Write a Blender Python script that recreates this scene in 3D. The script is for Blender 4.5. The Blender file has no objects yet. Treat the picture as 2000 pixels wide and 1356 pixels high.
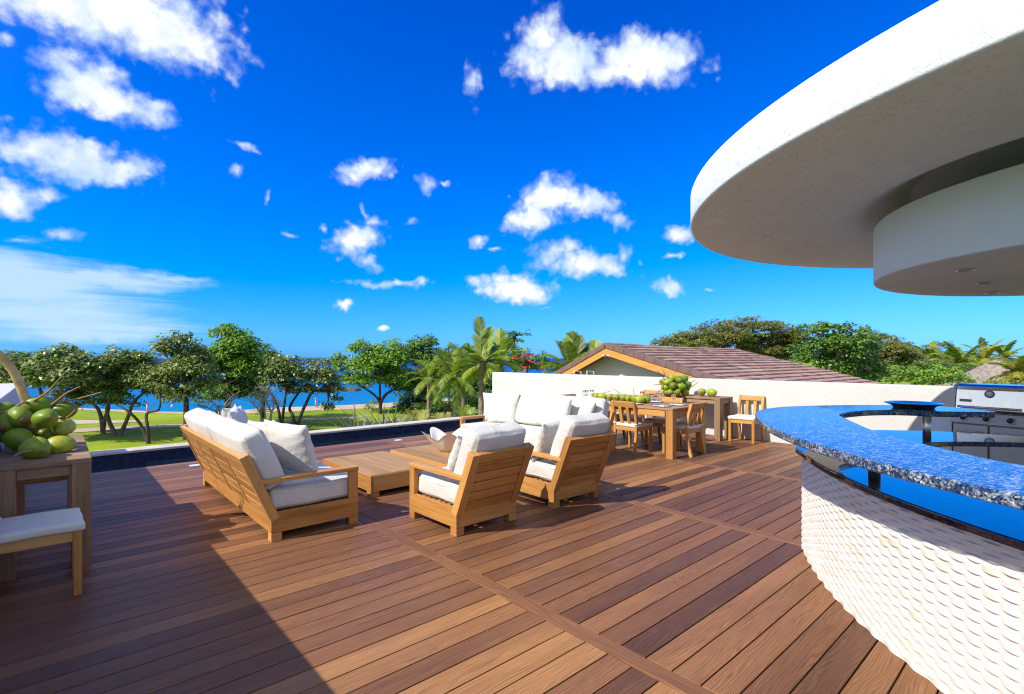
import bpy, bmesh, math, random
import numpy as np
from mathutils import Vector, Matrix, Euler
random.seed(7); RNG = np.random.default_rng(7)
R = math.radians
# ------------------------------------------------------------------ camera, sky, sun
S = bpy.context.scene
COL = S.collection
F, CX, HY, EYE, HEAD = 1000.0, 1000.0, 700.0, 1.5, R(48.2)     # photo is 2000 px wide
FW = np.array([math.cos(HEAD), math.sin(HEAD)]); RT = np.array([math.sin(HEAD), -math.cos(HEAD)])
cd = bpy.data.cameras.new('camera'); cam = bpy.data.objects.new('camera', cd); COL.objects.link(cam)
cam.location = (0, 0, EYE); cam.rotation_euler = (R(90), 0, HEAD - R(90))
cd.sensor_width = 36; cd.lens = 18.0; cd.shift_y = 0.011; cd.clip_end = 60000; cd.clip_start = 0.05
S.camera = cam
SUN_TRAVEL = Vector((1.12, -0.16, -1.0)).normalized()
sd = bpy.data.lights.new('sun', 'SUN'); sun = bpy.data.objects.new('sun', sd); COL.objects.link(sun)
sd.energy = 5.0; sd.angle = R(0.5); sd.color = (1.0, 0.94, 0.84)
sun.rotation_euler = SUN_TRAVEL.to_track_quat('-Z', 'Y').to_euler(); sun.location = (-20, 3, 20)
S.view_settings.view_transform = 'Standard'; S.view_settings.look = 'None'
S.view_settings.exposure = 0.25; S.view_settings.gamma = 1
S.cycles.use_denoising = True; S.cycles.pixel_filter_type = 'BLACKMAN_HARRIS'; S.cycles.filter_width = 1.15
S.cycles.max_bounces = 8; S.cycles.transparent_max_bounces = 12
S.cycles.sample_clamp_indirect = 6.0
try: S.cycles.caustics_reflective = False; S.cycles.caustics_refractive = False
except Exception: pass

def direction(px, py):
    u = (px - CX) / F; d = FW + RT * u
    return Vector((d[0], d[1], -(py - HY) / F))

def build_world():
    W = bpy.data.worlds.new("World"); S.world = W; W.use_nodes = True
    N = W.node_tree.nodes; L = W.node_tree.links; N.clear()
    out = N.new('ShaderNodeOutputWorld'); bg = N.new('ShaderNodeBackground'); L.new(bg.outputs[0], out.inputs[0])
    sky = N.new('ShaderNodeTexSky'); sky.sky_type = 'NISHITA'; sky.sun_disc = False
    sky.sun_elevation = math.asin(-SUN_TRAVEL.z); sky.sun_rotation = math.atan2(-SUN_TRAVEL.x, -SUN_TRAVEL.y)
    sky.altitude = 0; sky.air_density = 1.0; sky.dust_density = 0.35; sky.ozone_density = 3.0
    hs = N.new('ShaderNodeVectorMath'); hs.operation = 'MULTIPLY'; hs.inputs[1].default_value = SKY_TINT   # the deep tropical blue
    L.new(sky.outputs[0], hs.inputs[0])
    lo = N.new('ShaderNodeVectorMath'); lo.operation = 'SUBTRACT'; L.new(hs.outputs[0], lo.inputs[0]); lo.inputs[1].default_value = SKY_LOW
    hi = N.new('ShaderNodeVectorMath'); hi.operation = 'MAXIMUM'; L.new(lo.outputs[0], hi.inputs[0]); hi.inputs[1].default_value = (0, 0, 0)
    # towards the sun the sky stays white, away from it the tropical blue is deep
    dt = N.new('ShaderNodeVectorMath'); dt.operation = 'DOT_PRODUCT'; tc0 = N.new('ShaderNodeTexCoord'); L.new(tc0.outputs['Generated'], dt.inputs[0]); dt.inputs[1].default_value = -SUN_TRAVEL
    sm = N.new('ShaderNodeMapRange'); sm.interpolation_type = 'SMOOTHSTEP'; sm.inputs['From Min'].default_value = 0.34; sm.inputs['From Max'].default_value = 0.92; L.new(dt.outputs['Value'], sm.inputs['Value'])
    mxs = N.new('ShaderNodeMix'); mxs.data_type = 'RGBA'; L.new(sm.outputs[0], mxs.inputs['Factor']); L.new(hi.outputs[0], mxs.inputs['A']); L.new(sky.outputs[0], mxs.inputs['B'])
    sc = N.new('ShaderNodeVectorMath'); sc.operation = 'SCALE'; sc.inputs['Scale'].default_value = 0.1
    L.new(mxs.outputs['Result'], sc.inputs[0])
    tc = N.new('ShaderNodeTexCoord'); D = tc.outputs['Generated']
    def math_(op, a, b=None, c=None, clamp=False):
        n = N.new('ShaderNodeMath'); n.operation = op; n.use_clamp = clamp
        for i, x in enumerate((a, b, c)):
            if x is None: continue
            if hasattr(x, 'is_linked'): L.new(x, n.inputs[i])
            else: n.inputs[i].default_value = x
        return n.outputs[0]
    def noise(scale, detail, rough=0.6, vec=None, dist=0.0):
        n = N.new('ShaderNodeTexNoise'); n.inputs['Scale'].default_value = scale; n.inputs['Detail'].default_value = detail
        n.inputs['Roughness'].default_value = rough; n.inputs['Distortion'].default_value = dist
        L.new(vec if vec else D, n.inputs['Vector']); return n
    # warp the view direction a little so that cloud edges billow
    wn = noise(16, 4, 0.62); sub = N.new('ShaderNodeVectorMath'); sub.operation = 'SUBTRACT'
    L.new(wn.outputs['Color'], sub.inputs[0]); sub.inputs[1].default_value = (0.5, 0.5, 0.5)
    wsc = N.new('ShaderNodeVectorMath'); wsc.operation = 'SCALE'; wsc.inputs['Scale'].default_value = 0.04
    L.new(sub.outputs[0], wsc.inputs[0])
    add = N.new('ShaderNodeVectorMath'); add.operation = 'ADD'; L.new(D, add.inputs[0]); L.new(wsc.outputs[0], add.inputs[1])
    DW = add.outputs[0]
    def mapped(n, M, sa, sb, w):
        mp = N.new('ShaderNodeMapping'); mp.vector_type = 'TEXTURE'
        mp.inputs['Location'].default_value = n; mp.inputs['Rotation'].default_value = M.to_euler()
        mp.inputs['Scale'].default_value = (sa, sb, 0.6)
        L.new(cur[0], mp.inputs['Vector'])
        le = N.new('ShaderNodeVectorMath'); le.operation = 'LENGTH'; L.new(mp.outputs[0], le.inputs[0])
        return math_('SUBTRACT', w, le.outputs['Value'])
    cur = [DW]
    def field(blobs):
        acc = None
        for bi, bl in enumerate(blobs):
            if bi and bi % 14 == 0:     # hand the direction on, so that the clouds are worked out a few at a time
                ma = N.new('ShaderNodeVectorMath'); ma.operation = 'MULTIPLY_ADD'; L.new(acc, ma.inputs[0]); ma.inputs[1].default_value = (1e-7,) * 3; L.new(DW, ma.inputs[2]); cur[0] = ma.outputs[0]
            if bl[0] == 'far':      # azimuth (left of the view), elevation, radii in degrees: unseen clouds added for neutral fill light
                _, azd, eld, ra, rb, w = bl; aa = HEAD + R(azd); n = Vector((math.cos(aa) * math.cos(R(eld)), math.sin(aa) * math.cos(R(eld)), math.sin(R(eld))))
                a2 = Vector((math.sin(aa), -math.cos(aa), 0)); b2 = n.cross(a2); M = Matrix((a2, b2, n)).transposed()
                if M.determinant() < 0: M = Matrix((a2, b2, -n)).transposed()
                sa, sb = R(ra), R(rb)
                v = mapped(n, M, sa, sb, w); acc = v if acc is None else math_('SMOOTH_MAX', acc, v, 0.22); continue
            (px, py, rx, ry, rot, w) = bl
            c = direction(px, py); ln = c.length; n = c.normalized()
            a = direction(px + 1, py) - c; a = (a - n * a.dot(n)); a /= ln; 
            b = direction(px, py - 1) - c; b = (b - n * b.dot(n)); b /= ln
            sa, sb = a.length * rx, b.length * ry
            a.normalize(); b = n.cross(a); b = b if b.z > 0 else -b
            if a.cross(b).dot(n) < 0: nn = -n
            else: nn = n
            ca, sn = math.cos(R(rot)), math.sin(R(rot))
            a2 = a * ca + b * sn; b2 = nn.cross(a2)
            M = Matrix((a2, b2, nn)).transposed()
            v = mapped(n, M, sa * 1.06, sb * 1.1, w + .1)
            acc = v if acc is None else math_('SMOOTH_MAX', acc, v, 0.22)
        return acc
    vo = N.new('ShaderNodeTexVoronoi'); vo.feature = 'SMOOTH_F1'; vo.inputs['Scale'].default_value = 34; vo.inputs['Detail'].default_value = 1.0; vo.inputs['Roughness'].default_value = 0.6; vo.inputs['Smoothness'].default_value = 0.6
    L.new(DW, vo.inputs['Vector'])
    n1 = noise(20, 6, 0.6); n2 = noise(60, 5, 0.62); n3 = noise(12, 5, 0.6)
    puff = math_('ADD', math_('MULTIPLY', math_('SUBTRACT', 0.98, vo.outputs['Distance']), 0.66), math_('MULTIPLY', math_('SUBTRACT', n2.outputs['Fac'], 0.5), 0.7))
    puff = math_('ADD', puff, math_('MULTIPLY', math_('SUBTRACT', n1.outputs['Fac'], 0.5), 0.9))
    f = math_('ADD', field([c for c in CLOUDS if c[0] == 'far' or c[5] >= .9]), puff)
    cur[0] = DW
    ft = math_('ADD', field([c for c in CLOUDS if c[0] != 'far' and c[5] < .9]), math_('MULTIPLY', puff, 1.1))
    mr = N.new('ShaderNodeMapRange'); mr.interpolation_type = 'SMOOTHSTEP'
    mr.inputs['From Min'].default_value = 0.06; mr.inputs['From Max'].default_value = 1.0
    L.new(f, mr.inputs['Value'])
    mt = N.new('ShaderNodeMapRange'); mt.interpolation_type = 'SMOOTHSTEP'
    mt.inputs['From Min'].default_value = 0.0; mt.inputs['From Max'].default_value = 1.1; mt.inputs['To Max'].default_value = 0.8
    L.new(ft, mt.inputs['Value']); alpha = math_('MAXIMUM', mr.outputs[0], mt.outputs[0])
    # thin veil, streaked along the horizon
    mp = N.new('ShaderNodeMapping'); mp.inputs['Scale'].default_value = (3.0, 3.0, 34.0); L.new(D, mp.inputs['Vector'])
    nv = noise(1.4, 8, 0.62, vec=mp.outputs[0], dist=0.5)
    fv = field(VEIL)
    fv = math_('ADD', fv, math_('MULTIPLY', math_('SUBTRACT', nv.outputs['Fac'], 0.5), 1.8))
    mv = N.new('ShaderNodeMapRange'); mv.interpolation_type = 'SMOOTHSTEP'; mv.inputs['From Min'].default_value = -0.05
    mv.inputs['From Max'].default_value = 0.95; mv.inputs['To Max'].default_value = 0.8; L.new(fv, mv.inputs['Value'])
    # shade within the clouds: dense parts are white, thin parts take a bluish grey
    cr = N.new('ShaderNodeValToRGB'); e = cr.color_ramp.elements
    e[0].position = 0.0; e[0].color = (0.36, 0.56, 0.92, 1); e[1].position = 0.8; e[1].color = (0.95, 0.96, 0.97, 1)
    e2 = cr.color_ramp.elements.new(0.42); e2.color = (0.62, 0.73, 0.90, 1)
    shade = math_('ADD', math_('MULTIPLY', math_('MAXIMUM', f, ft), 0.34), math_('MULTIPLY', math_('SUBTRACT', n3.outputs['Fac'], 0.40), 2.0), clamp=True)
    L.new(shade, cr.inputs[0])
    mx0 = N.new('ShaderNodeMix'); mx0.data_type = 'RGBA'; L.new(mv.outputs[0], mx0.inputs['Factor'])
    L.new(sc.outputs[0], mx0.inputs['A']); mx0.inputs['B'].default_value = (0.55, 0.72, 0.93, 1)
    mx = N.new('ShaderNodeMix'); mx.data_type = 'RGBA'; L.new(alpha, mx.inputs['Factor'])
    L.new(mx0.outputs['Result'], mx.inputs['A']); L.new(cr.outputs[0], mx.inputs['B'])
    L.new(mx.outputs['Result'], bg.inputs['Color']); bg.inputs['Strength'].default_value = 1.0
SKY_TINT = (0.42, 0.86, 2.05); SKY_LOW = (1.15, 0.42, 0.0)
CLOUDS = [('far', 95, 14, 22, 9, 1.3), ('far', 130, 30, 26, 14, 1.3), ('far', 165, 18, 30, 10, 1.3), ('far', 185, 48, 30, 16, 1.3), ('far', -140, 24, 26, 13, 1.3), ('far', -100, 40, 24, 14, 1.2),  # far: out-of-view clouds put in to brighten and whiten the shade
 ('far', -75, 15, 16, 8, 1.1), ('far', 120, 62, 26, 12, 1.2), ('far', -150, 68, 28, 12, 1.2),
 # centre px, radii px, turn, weight: where each cloud stands in the sky
 (210, 5, 200, 66, -12, 1.25), (300, 55, 140, 62, -22, 1.2), (370, 80, 70, 44, -20, 1.1), (110, 10, 100, 26, -15, 1.0), (250, 30, 150, 60, -15, 1.25),
 (165, 165, 75, 52, -10, 1.15), (140, 110, 50, 22, 0, .75), (235, 207, 95, 34, -12, 1.05), (300, 203, 34, 18, 0, .9),
 (60, 290, 95, 36, -5, 1.0), (150, 318, 120, 40, -10, 1.1), (240, 335, 65, 24, 10, .95), (25, 388, 62, 40, 0, 1.0), (92, 385, 32, 18, 0, .85),
 (120, 457, 45, 12, -5, .75), (15, 76, 26, 16, 0, .8),
 (1060, 78, 62, 48, 10, 1.0), (1105, 120, 100, 48, -5, 1.15), (1250, 112, 115, 50, 0, 1.1), (1200, 140, 140, 30, 0, 1.05), (1320, 120, 45, 35, 0, .95),
 (925, 160, 26, 48, 0, .62), (985, 75, 20, 20, 0, .55),
 (1080, 385, 62, 34, 5, 1.15), (1150, 398, 58, 30, 0, 1.0), (1045, 430, 70, 24, 8, 1.0), (1205, 432, 42, 20, -25, .75), (1190, 400, 25, 15, 0, .65),
 (690, 472, 50, 25, 15, 1.1), (718, 510, 26, 14, -35, .85), (720, 328, 58, 22, 8, .95), (692, 345, 28, 20, 30, .9),
 (836, 356, 20, 20, 0, .8), (866, 358, 14, 8, 0, .65), (728, 434, 28, 12, -10, .75), (710, 415, 9, 18, 15, .7), (800, 434, 18, 10, 0, .75),
 (1150, 517, 72, 24, 0, 1.15), (1075, 497, 52, 34, 25, .72), (1110, 480, 26, 26, 30, .66), (1217, 497, 24, 24, 40, .7),
 (998, 562, 68, 24, -5, 1.2), (975, 545, 30, 14, 10, 1.0), (760, 553, 85, 9, 0, .85), (825, 549, 16, 12, 30, .95), (780, 553, 20, 10, 0, .9),
 (1308, 562, 30, 16, 0, 1.0), (1305, 548, 10, 12, 0, .8), (672, 598, 19, 10, 0, 1.15), (745, 636, 13, 5, 0, 1.1),
 (1325, 460, 30, 16, 0, .95), (938, 472, 20, 11, 20, .85), (460, 335, 18, 18, -35, .7), (482, 284, 34, 10, -8, .78), (525, 385, 9, 18, -20, .6),
 (565, 457, 22, 8, 0, .62), (632, 452, 13, 18, 20, .62), (1312, 497, 22, 9, 0, .62), (1254, 510, 14, 8, 0, .7), (1390, 568, 22, 6, 0, .5), (1063, 602, 26, 5, 0, .45), (968, 490, 20, 7, 0, .5), (1063, 505, 8, 5, 0, .5)]
VEIL = [(120, 610, 330, 75, -3, .85), (40, 545, 190, 62, -8, 1.15), (200, 545, 190, 26, -6, 1.05), (330, 545, 110, 14, -8, .8), (60, 610, 240, 30, 0, 1.0), (180, 650, 260, 22, 0, .8), (30, 470, 120, 16, 0, .55)]
build_world()

# ------------------------------------------------------------------ helpers
def P(px, py, z=0.0):
    """point of the horizontal plane z that the photo shows at px, py (plan x, y, z)"""
    d = F * (EYE - z) / (py - HY); s = (px - CX) * d / F; q = FW * d + RT * s
    return Vector((q[0], q[1], z))
def at(px, py, d):
    q = FW * d + RT * ((px - CX) * d / F)
    return Vector((q[0], q[1], EYE - (py - HY) / F * d))

class MB:
    def __init__(self): self.v = []; self.f = []; self.uv = []; self.t = []; self.s = []
    def face(self, idx, uvs, tone, smooth=False):
        self.f.append(tuple(idx)); self.uv.extend(uvs); self.t.append(tone); self.s.append(smooth)
    def box(self, x0, x1, y0, y1, z0, z1, M=None, tone=None):
        tone = random.random() if tone is None else tone
        b = len(self.v); c = [(x, y, z) for z in (z0, z1) for y in (y0, y1) for x in (x0, x1)]
        self.v.extend([tuple(M @ Vector(p)) for p in c] if M is not None else c)
        dim = (abs(x1 - x0), abs(y1 - y0), abs(z1 - z0)); la = dim.index(max(dim)); ou, ov = random.random() * 40, random.random() * 40
        for q, ax in (((0, 2, 3, 1), 2), ((4, 5, 7, 6), 2), ((0, 1, 5, 4), 1), ((2, 6, 7, 3), 1), ((0, 4, 6, 2), 0), ((1, 3, 7, 5), 0)):
            o = [a for a in (0, 1, 2) if a != ax]
            if o[1] == la: o = o[::-1]
            self.face([b + i for i in q], [(c[i][o[0]] + ou, c[i][o[1]] + ov) for i in q], tone)
    def prism(self, poly, a0, a1, axis=0, M=None, tone=None, smooth=False):
        """polygon in the plane across axis (0: poly is (y,z); 1: (x,z); 2: (x,y)) carried from a0 to a1"""
        tone = random.random() if tone is None else tone
        def mk(a, p): return {0: (a, p[0], p[1]), 1: (p[0], a, p[1]), 2: (p[0], p[1], a)}[axis]
        b = len(self.v); n = len(poly); pts = [mk(a0, p) for p in poly] + [mk(a1, p) for p in poly]
        self.v.extend([tuple(M @ Vector(p)) for p in pts] if M is not None else pts)
        area = sum(poly[i][0] * poly[(i + 1) % n][1] - poly[(i + 1) % n][0] * poly[i][1] for i in range(n))
        flip = (area > 0) != (axis == 1)
        if a1 < a0: flip = not flip
        xs = [p[0] for p in poly]; ys = [p[1] for p in poly]; tall = max(ys) - min(ys) > max(xs) - min(xs)
        ou, ov = random.random() * 40, random.random() * 40
        puv = [((p[1] + ou, p[0] + ov) if tall else (p[0] + ou, p[1] + ov)) for p in poly]
        i0 = list(range(n)); 
        self.face([b + i for i in (i0[::-1] if flip else i0)], [puv[i] for i in (i0[::-1] if flip else i0)], tone)
        self.face([b + n + i for i in (i0 if flip else i0[::-1])], [puv[i] for i in (i0 if flip else i0[::-1])], tone)
        acc = 0
        for i in range(n):
            j = (i + 1) % n; ln = math.hypot(poly[j][0] - poly[i][0], poly[j][1] - poly[i][1])
            q = [b + i, b + j, b + n + j, b + n + i]; u = [(acc + ou, ov), (acc + ln + ou, ov), (acc + ln + ou, ov + a1 - a0), (acc + ou, ov + a1 - a0)]
            if not flip: q = q[::-1]; u = u[::-1]
            self.face(q[::-1] if True else q, u[::-1], tone, smooth); acc += ln
    def tube(self, path, rad, n=8, tone=None, caps=True):
        tone = random.random() if tone is None else tone
        path = [Vector(p) for p in path]; m = len(path)
        if not hasattr(rad, '__len__'): rad = [rad] * m
        b = len(self.v); up = Vector((0, 0, 1)); acc = 0
        t0 = (path[1] - path[0]).normalized(); x = t0.orthogonal().normalized()
        us = []
        for i, p in enumerate(path):
            t = (path[min(i + 1, m - 1)] - path[max(i - 1, 0)])
            t = t.normalized() if t.length > 1e-9 else t0
            x = (x - t * x.dot(t)); x = x.normalized() if x.length > 1e-6 else t.orthogonal().normalized()
            y = t.cross(x)
            if i: acc += (p - path[i - 1]).length
            us.append(acc)
            for k in range(n):
                a = 2 * math.pi * k / n; self.v.append(tuple(p + (x * math.cos(a) + y * math.sin(a)) * rad[i]))
        for i in range(m - 1):
            for k in range(n):
                k2 = (k + 1) % n; c = 2 * math.pi * rad[i] / n
                self.face([b + i * n + k, b + i * n + k2, b + (i + 1) * n + k2, b + (i + 1) * n + k],
                          [(us[i], k * c), (us[i], (k + 1) * c), (us[i + 1], (k + 1) * c), (us[i + 1], k * c)], tone, True)
        if caps:
            self.face([b + k for k in range(n)][::-1], [(0, 0)] * n, tone)
            self.face([b + (m - 1) * n + k for k in range(n)], [(0, 0)] * n, tone)
    def lathe(self, prof, n=24, M=None, tone=None, fn=None):
        """profile of (r, z); fn(angle, r, z) may move a point"""
        tone = random.random() if tone is None else tone
        b = len(self.v); m = len(prof)
        for (r, z) in prof:
            for k in range(n):
                a = 2 * math.pi * k / n; rr, zz = (fn(a, r, z) if fn else (r, z))
                p = Vector((rr * math.cos(a), rr * math.sin(a), zz)); self.v.append(tuple(M @ p) if M is not None else tuple(p))
        for i in range(m - 1):
            for k in range(n):
                k2 = (k + 1) % n
                self.face([b + i * n + k, b + i * n + k2, b + (i + 1) * n + k2, b + (i + 1) * n + k],
                          [(k / n, prof[i][1]), ((k + 1) / n, prof[i][1]), ((k + 1) / n, prof[i + 1][1]), (k / n, prof[i + 1][1])], tone, True)
        if prof[0][0] > 1e-4: self.face([b + k for k in range(n)][::-1], [(0, 0)] * n, tone)
        if prof[-1][0] > 1e-4: self.face([b + (m - 1) * n + k for k in range(n)], [(0, 0)] * n, tone)
    def build(self, name, mat, parent=None, bevel=0, seg=2, loc=None, recalc=True):
        me = bpy.data.meshes.new(name); me.from_pydata(self.v, [], self.f)
        ul = me.uv_layers.new(name='UVMap'); ul.data.foreach_set('uv', np.array(self.uv, dtype=np.float32).ravel())
        at_ = me.attributes.new('tone', 'FLOAT', 'FACE'); at_.data.foreach_set('value', np.array(self.t, dtype=np.float32))
        me.polygons.foreach_set('use_smooth', np.array(self.s, dtype=bool))
        if recalc:
            bm = bmesh.new(); bm.from_mesh(me); bmesh.ops.recalc_face_normals(bm, faces=bm.faces); bm.to_mesh(me); bm.free()
        me.materials.append(mat); me.update()
        return link(name, me, parent, bevel, seg, loc)
def link(name, me, parent=None, bevel=0, seg=2, loc=None):
    o = bpy.data.objects.new(name, me); COL.objects.link(o)
    if parent is not None: o.parent = parent
    if loc is not None: o.location = loc
    if bevel:
        md = o.modifiers.new('bevel', 'BEVEL'); md.width = bevel; md.segments = seg; md.limit_method = 'ANGLE'; md.angle_limit = R(35)
    return o
def tag(o, label, cat, group=None, kind=None):
    if label: o['label'] = label
    if cat: o['category'] = cat
    if group: o['group'] = group
    if kind: o['kind'] = kind
    return o
def thing(name, label, cat, loc=(0, 0, 0), rz=0.0, group=None):
    o = bpy.data.objects.new(name, None); COL.objects.link(o); o.location = loc; o.rotation_euler = (0, 0, rz); o.empty_display_size = 0.1
    return tag(o, label, cat, group)
def dup(root, loc, rz, label, rot=None):
    r = root.copy(); COL.objects.link(r); r.location = loc; r.rotation_euler = rot if rot else (0, 0, rz); r['label'] = label
    def rec(src, dst):
        for ch in list(src.children):
            c = ch.copy(); COL.objects.link(c); c.parent = dst; rec(ch, c)
    rec(root, r); return r
def structure(o): o['kind'] = 'structure'; return o
def spline(pts, n=8, closed=False):
    """Catmull-Rom through the points"""
    pts = [Vector(p) for p in pts]; out = []; m = len(pts)
    for i in range(m if closed else m - 1):
        g = lambda k: pts[k % m] if closed else pts[max(0, min(m - 1, k))]
        p0, p1, p2, p3 = g(i - 1), g(i), g(i + 1), g(i + 2)
        for k in range(n):
            t = k / n
            out.append(0.5 * ((2 * p1) + (p2 - p0) * t + (2 * p0 - 5 * p1 + 4 * p2 - p3) * t * t + (3 * p1 - p0 - 3 * p2 + p3) * t ** 3))
    if not closed: out.append(pts[-1])
    return out

# ------------------------------------------------------------------ materials
class NT:
    def __init__(self, name):
        self.m = bpy.data.materials.new(name); self.m.use_nodes = True; self.N = self.m.node_tree.nodes; self.L = self.m.node_tree.links
        self.b = self.N['Principled BSDF']; self.out = self.N['Material Output']
    def n(self, t, **kw):
        x = self.N.new('ShaderNode' + t)
        for k, v in kw.items():
            if k in x.inputs: self.put(v, x.inputs[k])
            else: setattr(x, k, v)
        return x
    def put(self, v, sock):
        if hasattr(v, 'is_linked'): self.L.new(v, sock)
        else: sock.default_value = v
    def math(self, op, a, b=None, c=None, clamp=False):
        x = self.N.new('ShaderNodeMath'); x.operation = op; x.use_clamp = clamp
        for i, q in enumerate((a, b, c)):
            if q is not None: self.put(q, x.inputs[i])
        return x.outputs[0]
    def ramp(self, fac, stops):
        x = self.N.new('ShaderNodeValToRGB'); e = x.color_ramp.elements
        while len(e) < len(stops): e.new(0.5)
        for i, (p, c) in enumerate(stops): e[i].position = p; e[i].color = (*c, 1) if len(c) == 3 else c
        self.L.new(fac, x.inputs[0]); return x.outputs[0]
    def mix(self, f, a, b, mode='MIX'):
        x = self.N.new('ShaderNodeMix'); x.data_type = 'RGBA'; x.blend_type = mode
        self.put(f, x.inputs['Factor']); 
        for q, nm in ((a, 'A'), (b, 'B')): self.put((*q, 1) if isinstance(q, tuple) and len(q) == 3 else q, x.inputs[nm])
        return x.outputs['Result']
    def noise(self, vec, scale, detail=4, rough=0.55, dist=0):
        return self.n('TexNoise', Vector=vec, Scale=scale, Detail=detail, Roughness=rough, Distortion=dist).outputs['Fac']
    def map(self, vec, scale=(1, 1, 1), loc=(0, 0, 0)):
        return self.n('Mapping', Vector=vec, Scale=scale, Location=loc).outputs[0]
    def bump(self, h, strength=0.3, dist=0.01):
        self.L.new(self.n('Bump', Height=h, Strength=strength, Distance=dist).outputs[0], self.b.inputs['Normal'])
    def set(self, **kw):
        for k, v in kw.items():
            k = {'Base': 'Base Color', 'Spec': 'Specular IOR Level', 'Coat': 'Coat Weight'}.get(k, k)
            if isinstance(v, tuple) and len(v) == 3: v = (*v, 1)
            self.put(v, self.b.inputs[k])
        return self
    def uv(self): return self.n('TexCoord').outputs['UV']
    def obj(self): return self.n('TexCoord').outputs['Object']
    def tone(self): return self.n('Attribute', attribute_name='tone').outputs['Fac']

def wood(name, dark, mid, light, rough=0.5, var=0.5, grain=1.0, weather=0.0):
    t = NT(name); uv = t.uv(); tone = t.tone()
    off = t.n('CombineXYZ', X=t.math('MULTIPLY', tone, 37.0), Y=t.math('MULTIPLY', tone, 91.0)).outputs[0]
    v = t.n('VectorMath', operation='ADD'); t.L.new(uv, v.inputs[0]); t.L.new(off, v.inputs[1]); v = v.outputs[0]
    g1 = t.noise(t.map(v, (2.2 * grain, 55 * grain, 1)), 1.0, 6, 0.6, 0.6)
    g2 = t.noise(t.map(v, (1.0, 9.0, 1)), 1.0, 3, 0.5)
    g3 = t.noise(t.map(v, (14, 260, 1)), 1.0, 3, 0.6)
    s = t.math('ADD', t.math('MULTIPLY', g1, 0.5), t.math('MULTIPLY', g2, 0.35))
    s = t.math('ADD', s, t.math('MULTIPLY', t.math('SUBTRACT', tone, 0.5), var * 0.5))
    s = t.math('ADD', s, t.math('MULTIPLY', t.math('SUBTRACT', g3, 0.5), 0.25))
    c = t.ramp(s, [(0.2, dark), (0.45, mid), (0.72, light)])
    if weather: c = t.mix(t.math('MULTIPLY', t.noise(t.map(v, (1.5, 6, 1)), 1, 4), weather), c, (0.30, 0.25, 0.20))
    t.set(Base=c, Roughness=rough, Spec=0.25); t.bump(t.math('ADD', g3, g1), 0.2, 0.004); return t.m

def deck_mat():
    t = NT('composite_deck_board'); uv = t.uv(); tone = t.tone()
    off = t.n('CombineXYZ', X=t.math('MULTIPLY', tone, 53.0), Y=t.math('MULTIPLY', tone, 17.0)).outputs[0]
    v = t.n('VectorMath', operation='ADD'); t.L.new(uv, v.inputs[0]); t.L.new(off, v.inputs[1]); v = v.outputs[0]
    wob = t.noise(t.map(v, (1.1, 9, 1)), 1.0, 3, 0.5)
    sep = t.n('SeparateXYZ', Vector=v)
    rings = t.math('SINE', t.math('MULTIPLY', t.math('ADD', sep.outputs[1], t.math('MULTIPLY', wob, 0.13)), 560.0))
    rings = t.math('MULTIPLY_ADD', rings, 0.5, 0.5)
    streak = t.noise(t.map(v, (3.0, 110, 1)), 1.0, 5, 0.65)
    fine = t.noise(t.map(v, (16, 420, 1)), 1.0, 2, 0.6)
    large = t.noise(t.map(v, (0.9, 5, 1)), 1.0, 2)
    base = t.ramp(tone, [(0.0, (0.098, 0.045, 0.027)), (0.3, (0.155, 0.070, 0.036)), (0.55, (0.21, 0.096, 0.044)), (0.8, (0.275, 0.129, 0.054)), (1.0, (0.37, 0.180, 0.071))])
    g = t.math('ADD', t.math('MULTIPLY', streak, 0.75), t.math('ADD', t.math('MULTIPLY', rings, 0.22), t.math('MULTIPLY', large, 0.45)))
    c = t.mix(1.0, base, t.ramp(g, [(0.38, (0.50, 0.47, 0.46)), (0.68, (0.97, 0.97, 0.97)), (0.95, (1.5, 1.5, 1.5))]), 'MULTIPLY')
    # scuffs and dust of foot traffic
    ob = t.obj()
    sc = t.noise(t.map(ob, (5, 22, 1)), 1.0, 6, 0.75); sc2 = t.noise(ob, 0.7, 3)
    dust = t.math('MULTIPLY', t.ramp(sc, [(0.55, (0, 0, 0)), (0.8, (1, 1, 1))]), t.ramp(sc2, [(0.42, (0, 0, 0)), (0.72, (1, 1, 1))]))
    c = t.mix(t.math('MULTIPLY', dust, 0.5), c, (0.42, 0.34, 0.29))
    sp = t.n('TexVoronoi', Vector=t.map(ob, (1, 2.2, 1)), Scale=9.0, feature='F1').outputs['Distance']
    c = t.mix(t.math('MULTIPLY', t.math('LESS_THAN', sp, 0.035), 0.55), c, (0.5, 0.42, 0.36))
    t.set(Base=c, Roughness=t.math('MULTIPLY_ADD', streak, 0.2, 0.40), Spec=0.22)
    t.bump(t.math('ADD', t.math('MULTIPLY', rings, 0.35), t.math('ADD', fine, streak)), 0.16, 0.003); return t.m

def plain(name, col, rough=0.5, metal=0.0, var=0.06, scale=6, bump=0.0, bscale=60, spec=0.5, **kw):
    t = NT(name); ob = t.obj(); n = t.noise(ob, scale, 4)
    d = tuple(max(0, c * (1 - var * 2)) for c in col); l = tuple(min(1, c * (1 + var)) for c in col)
    t.set(Base=t.ramp(n, [(0.3, d), (0.7, l)]), Roughness=rough, Metallic=metal, Spec=spec, **kw)
    if bump: t.bump(t.noise(ob, bscale, 5, 0.65), bump, 0.01)
    return t.m

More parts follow.
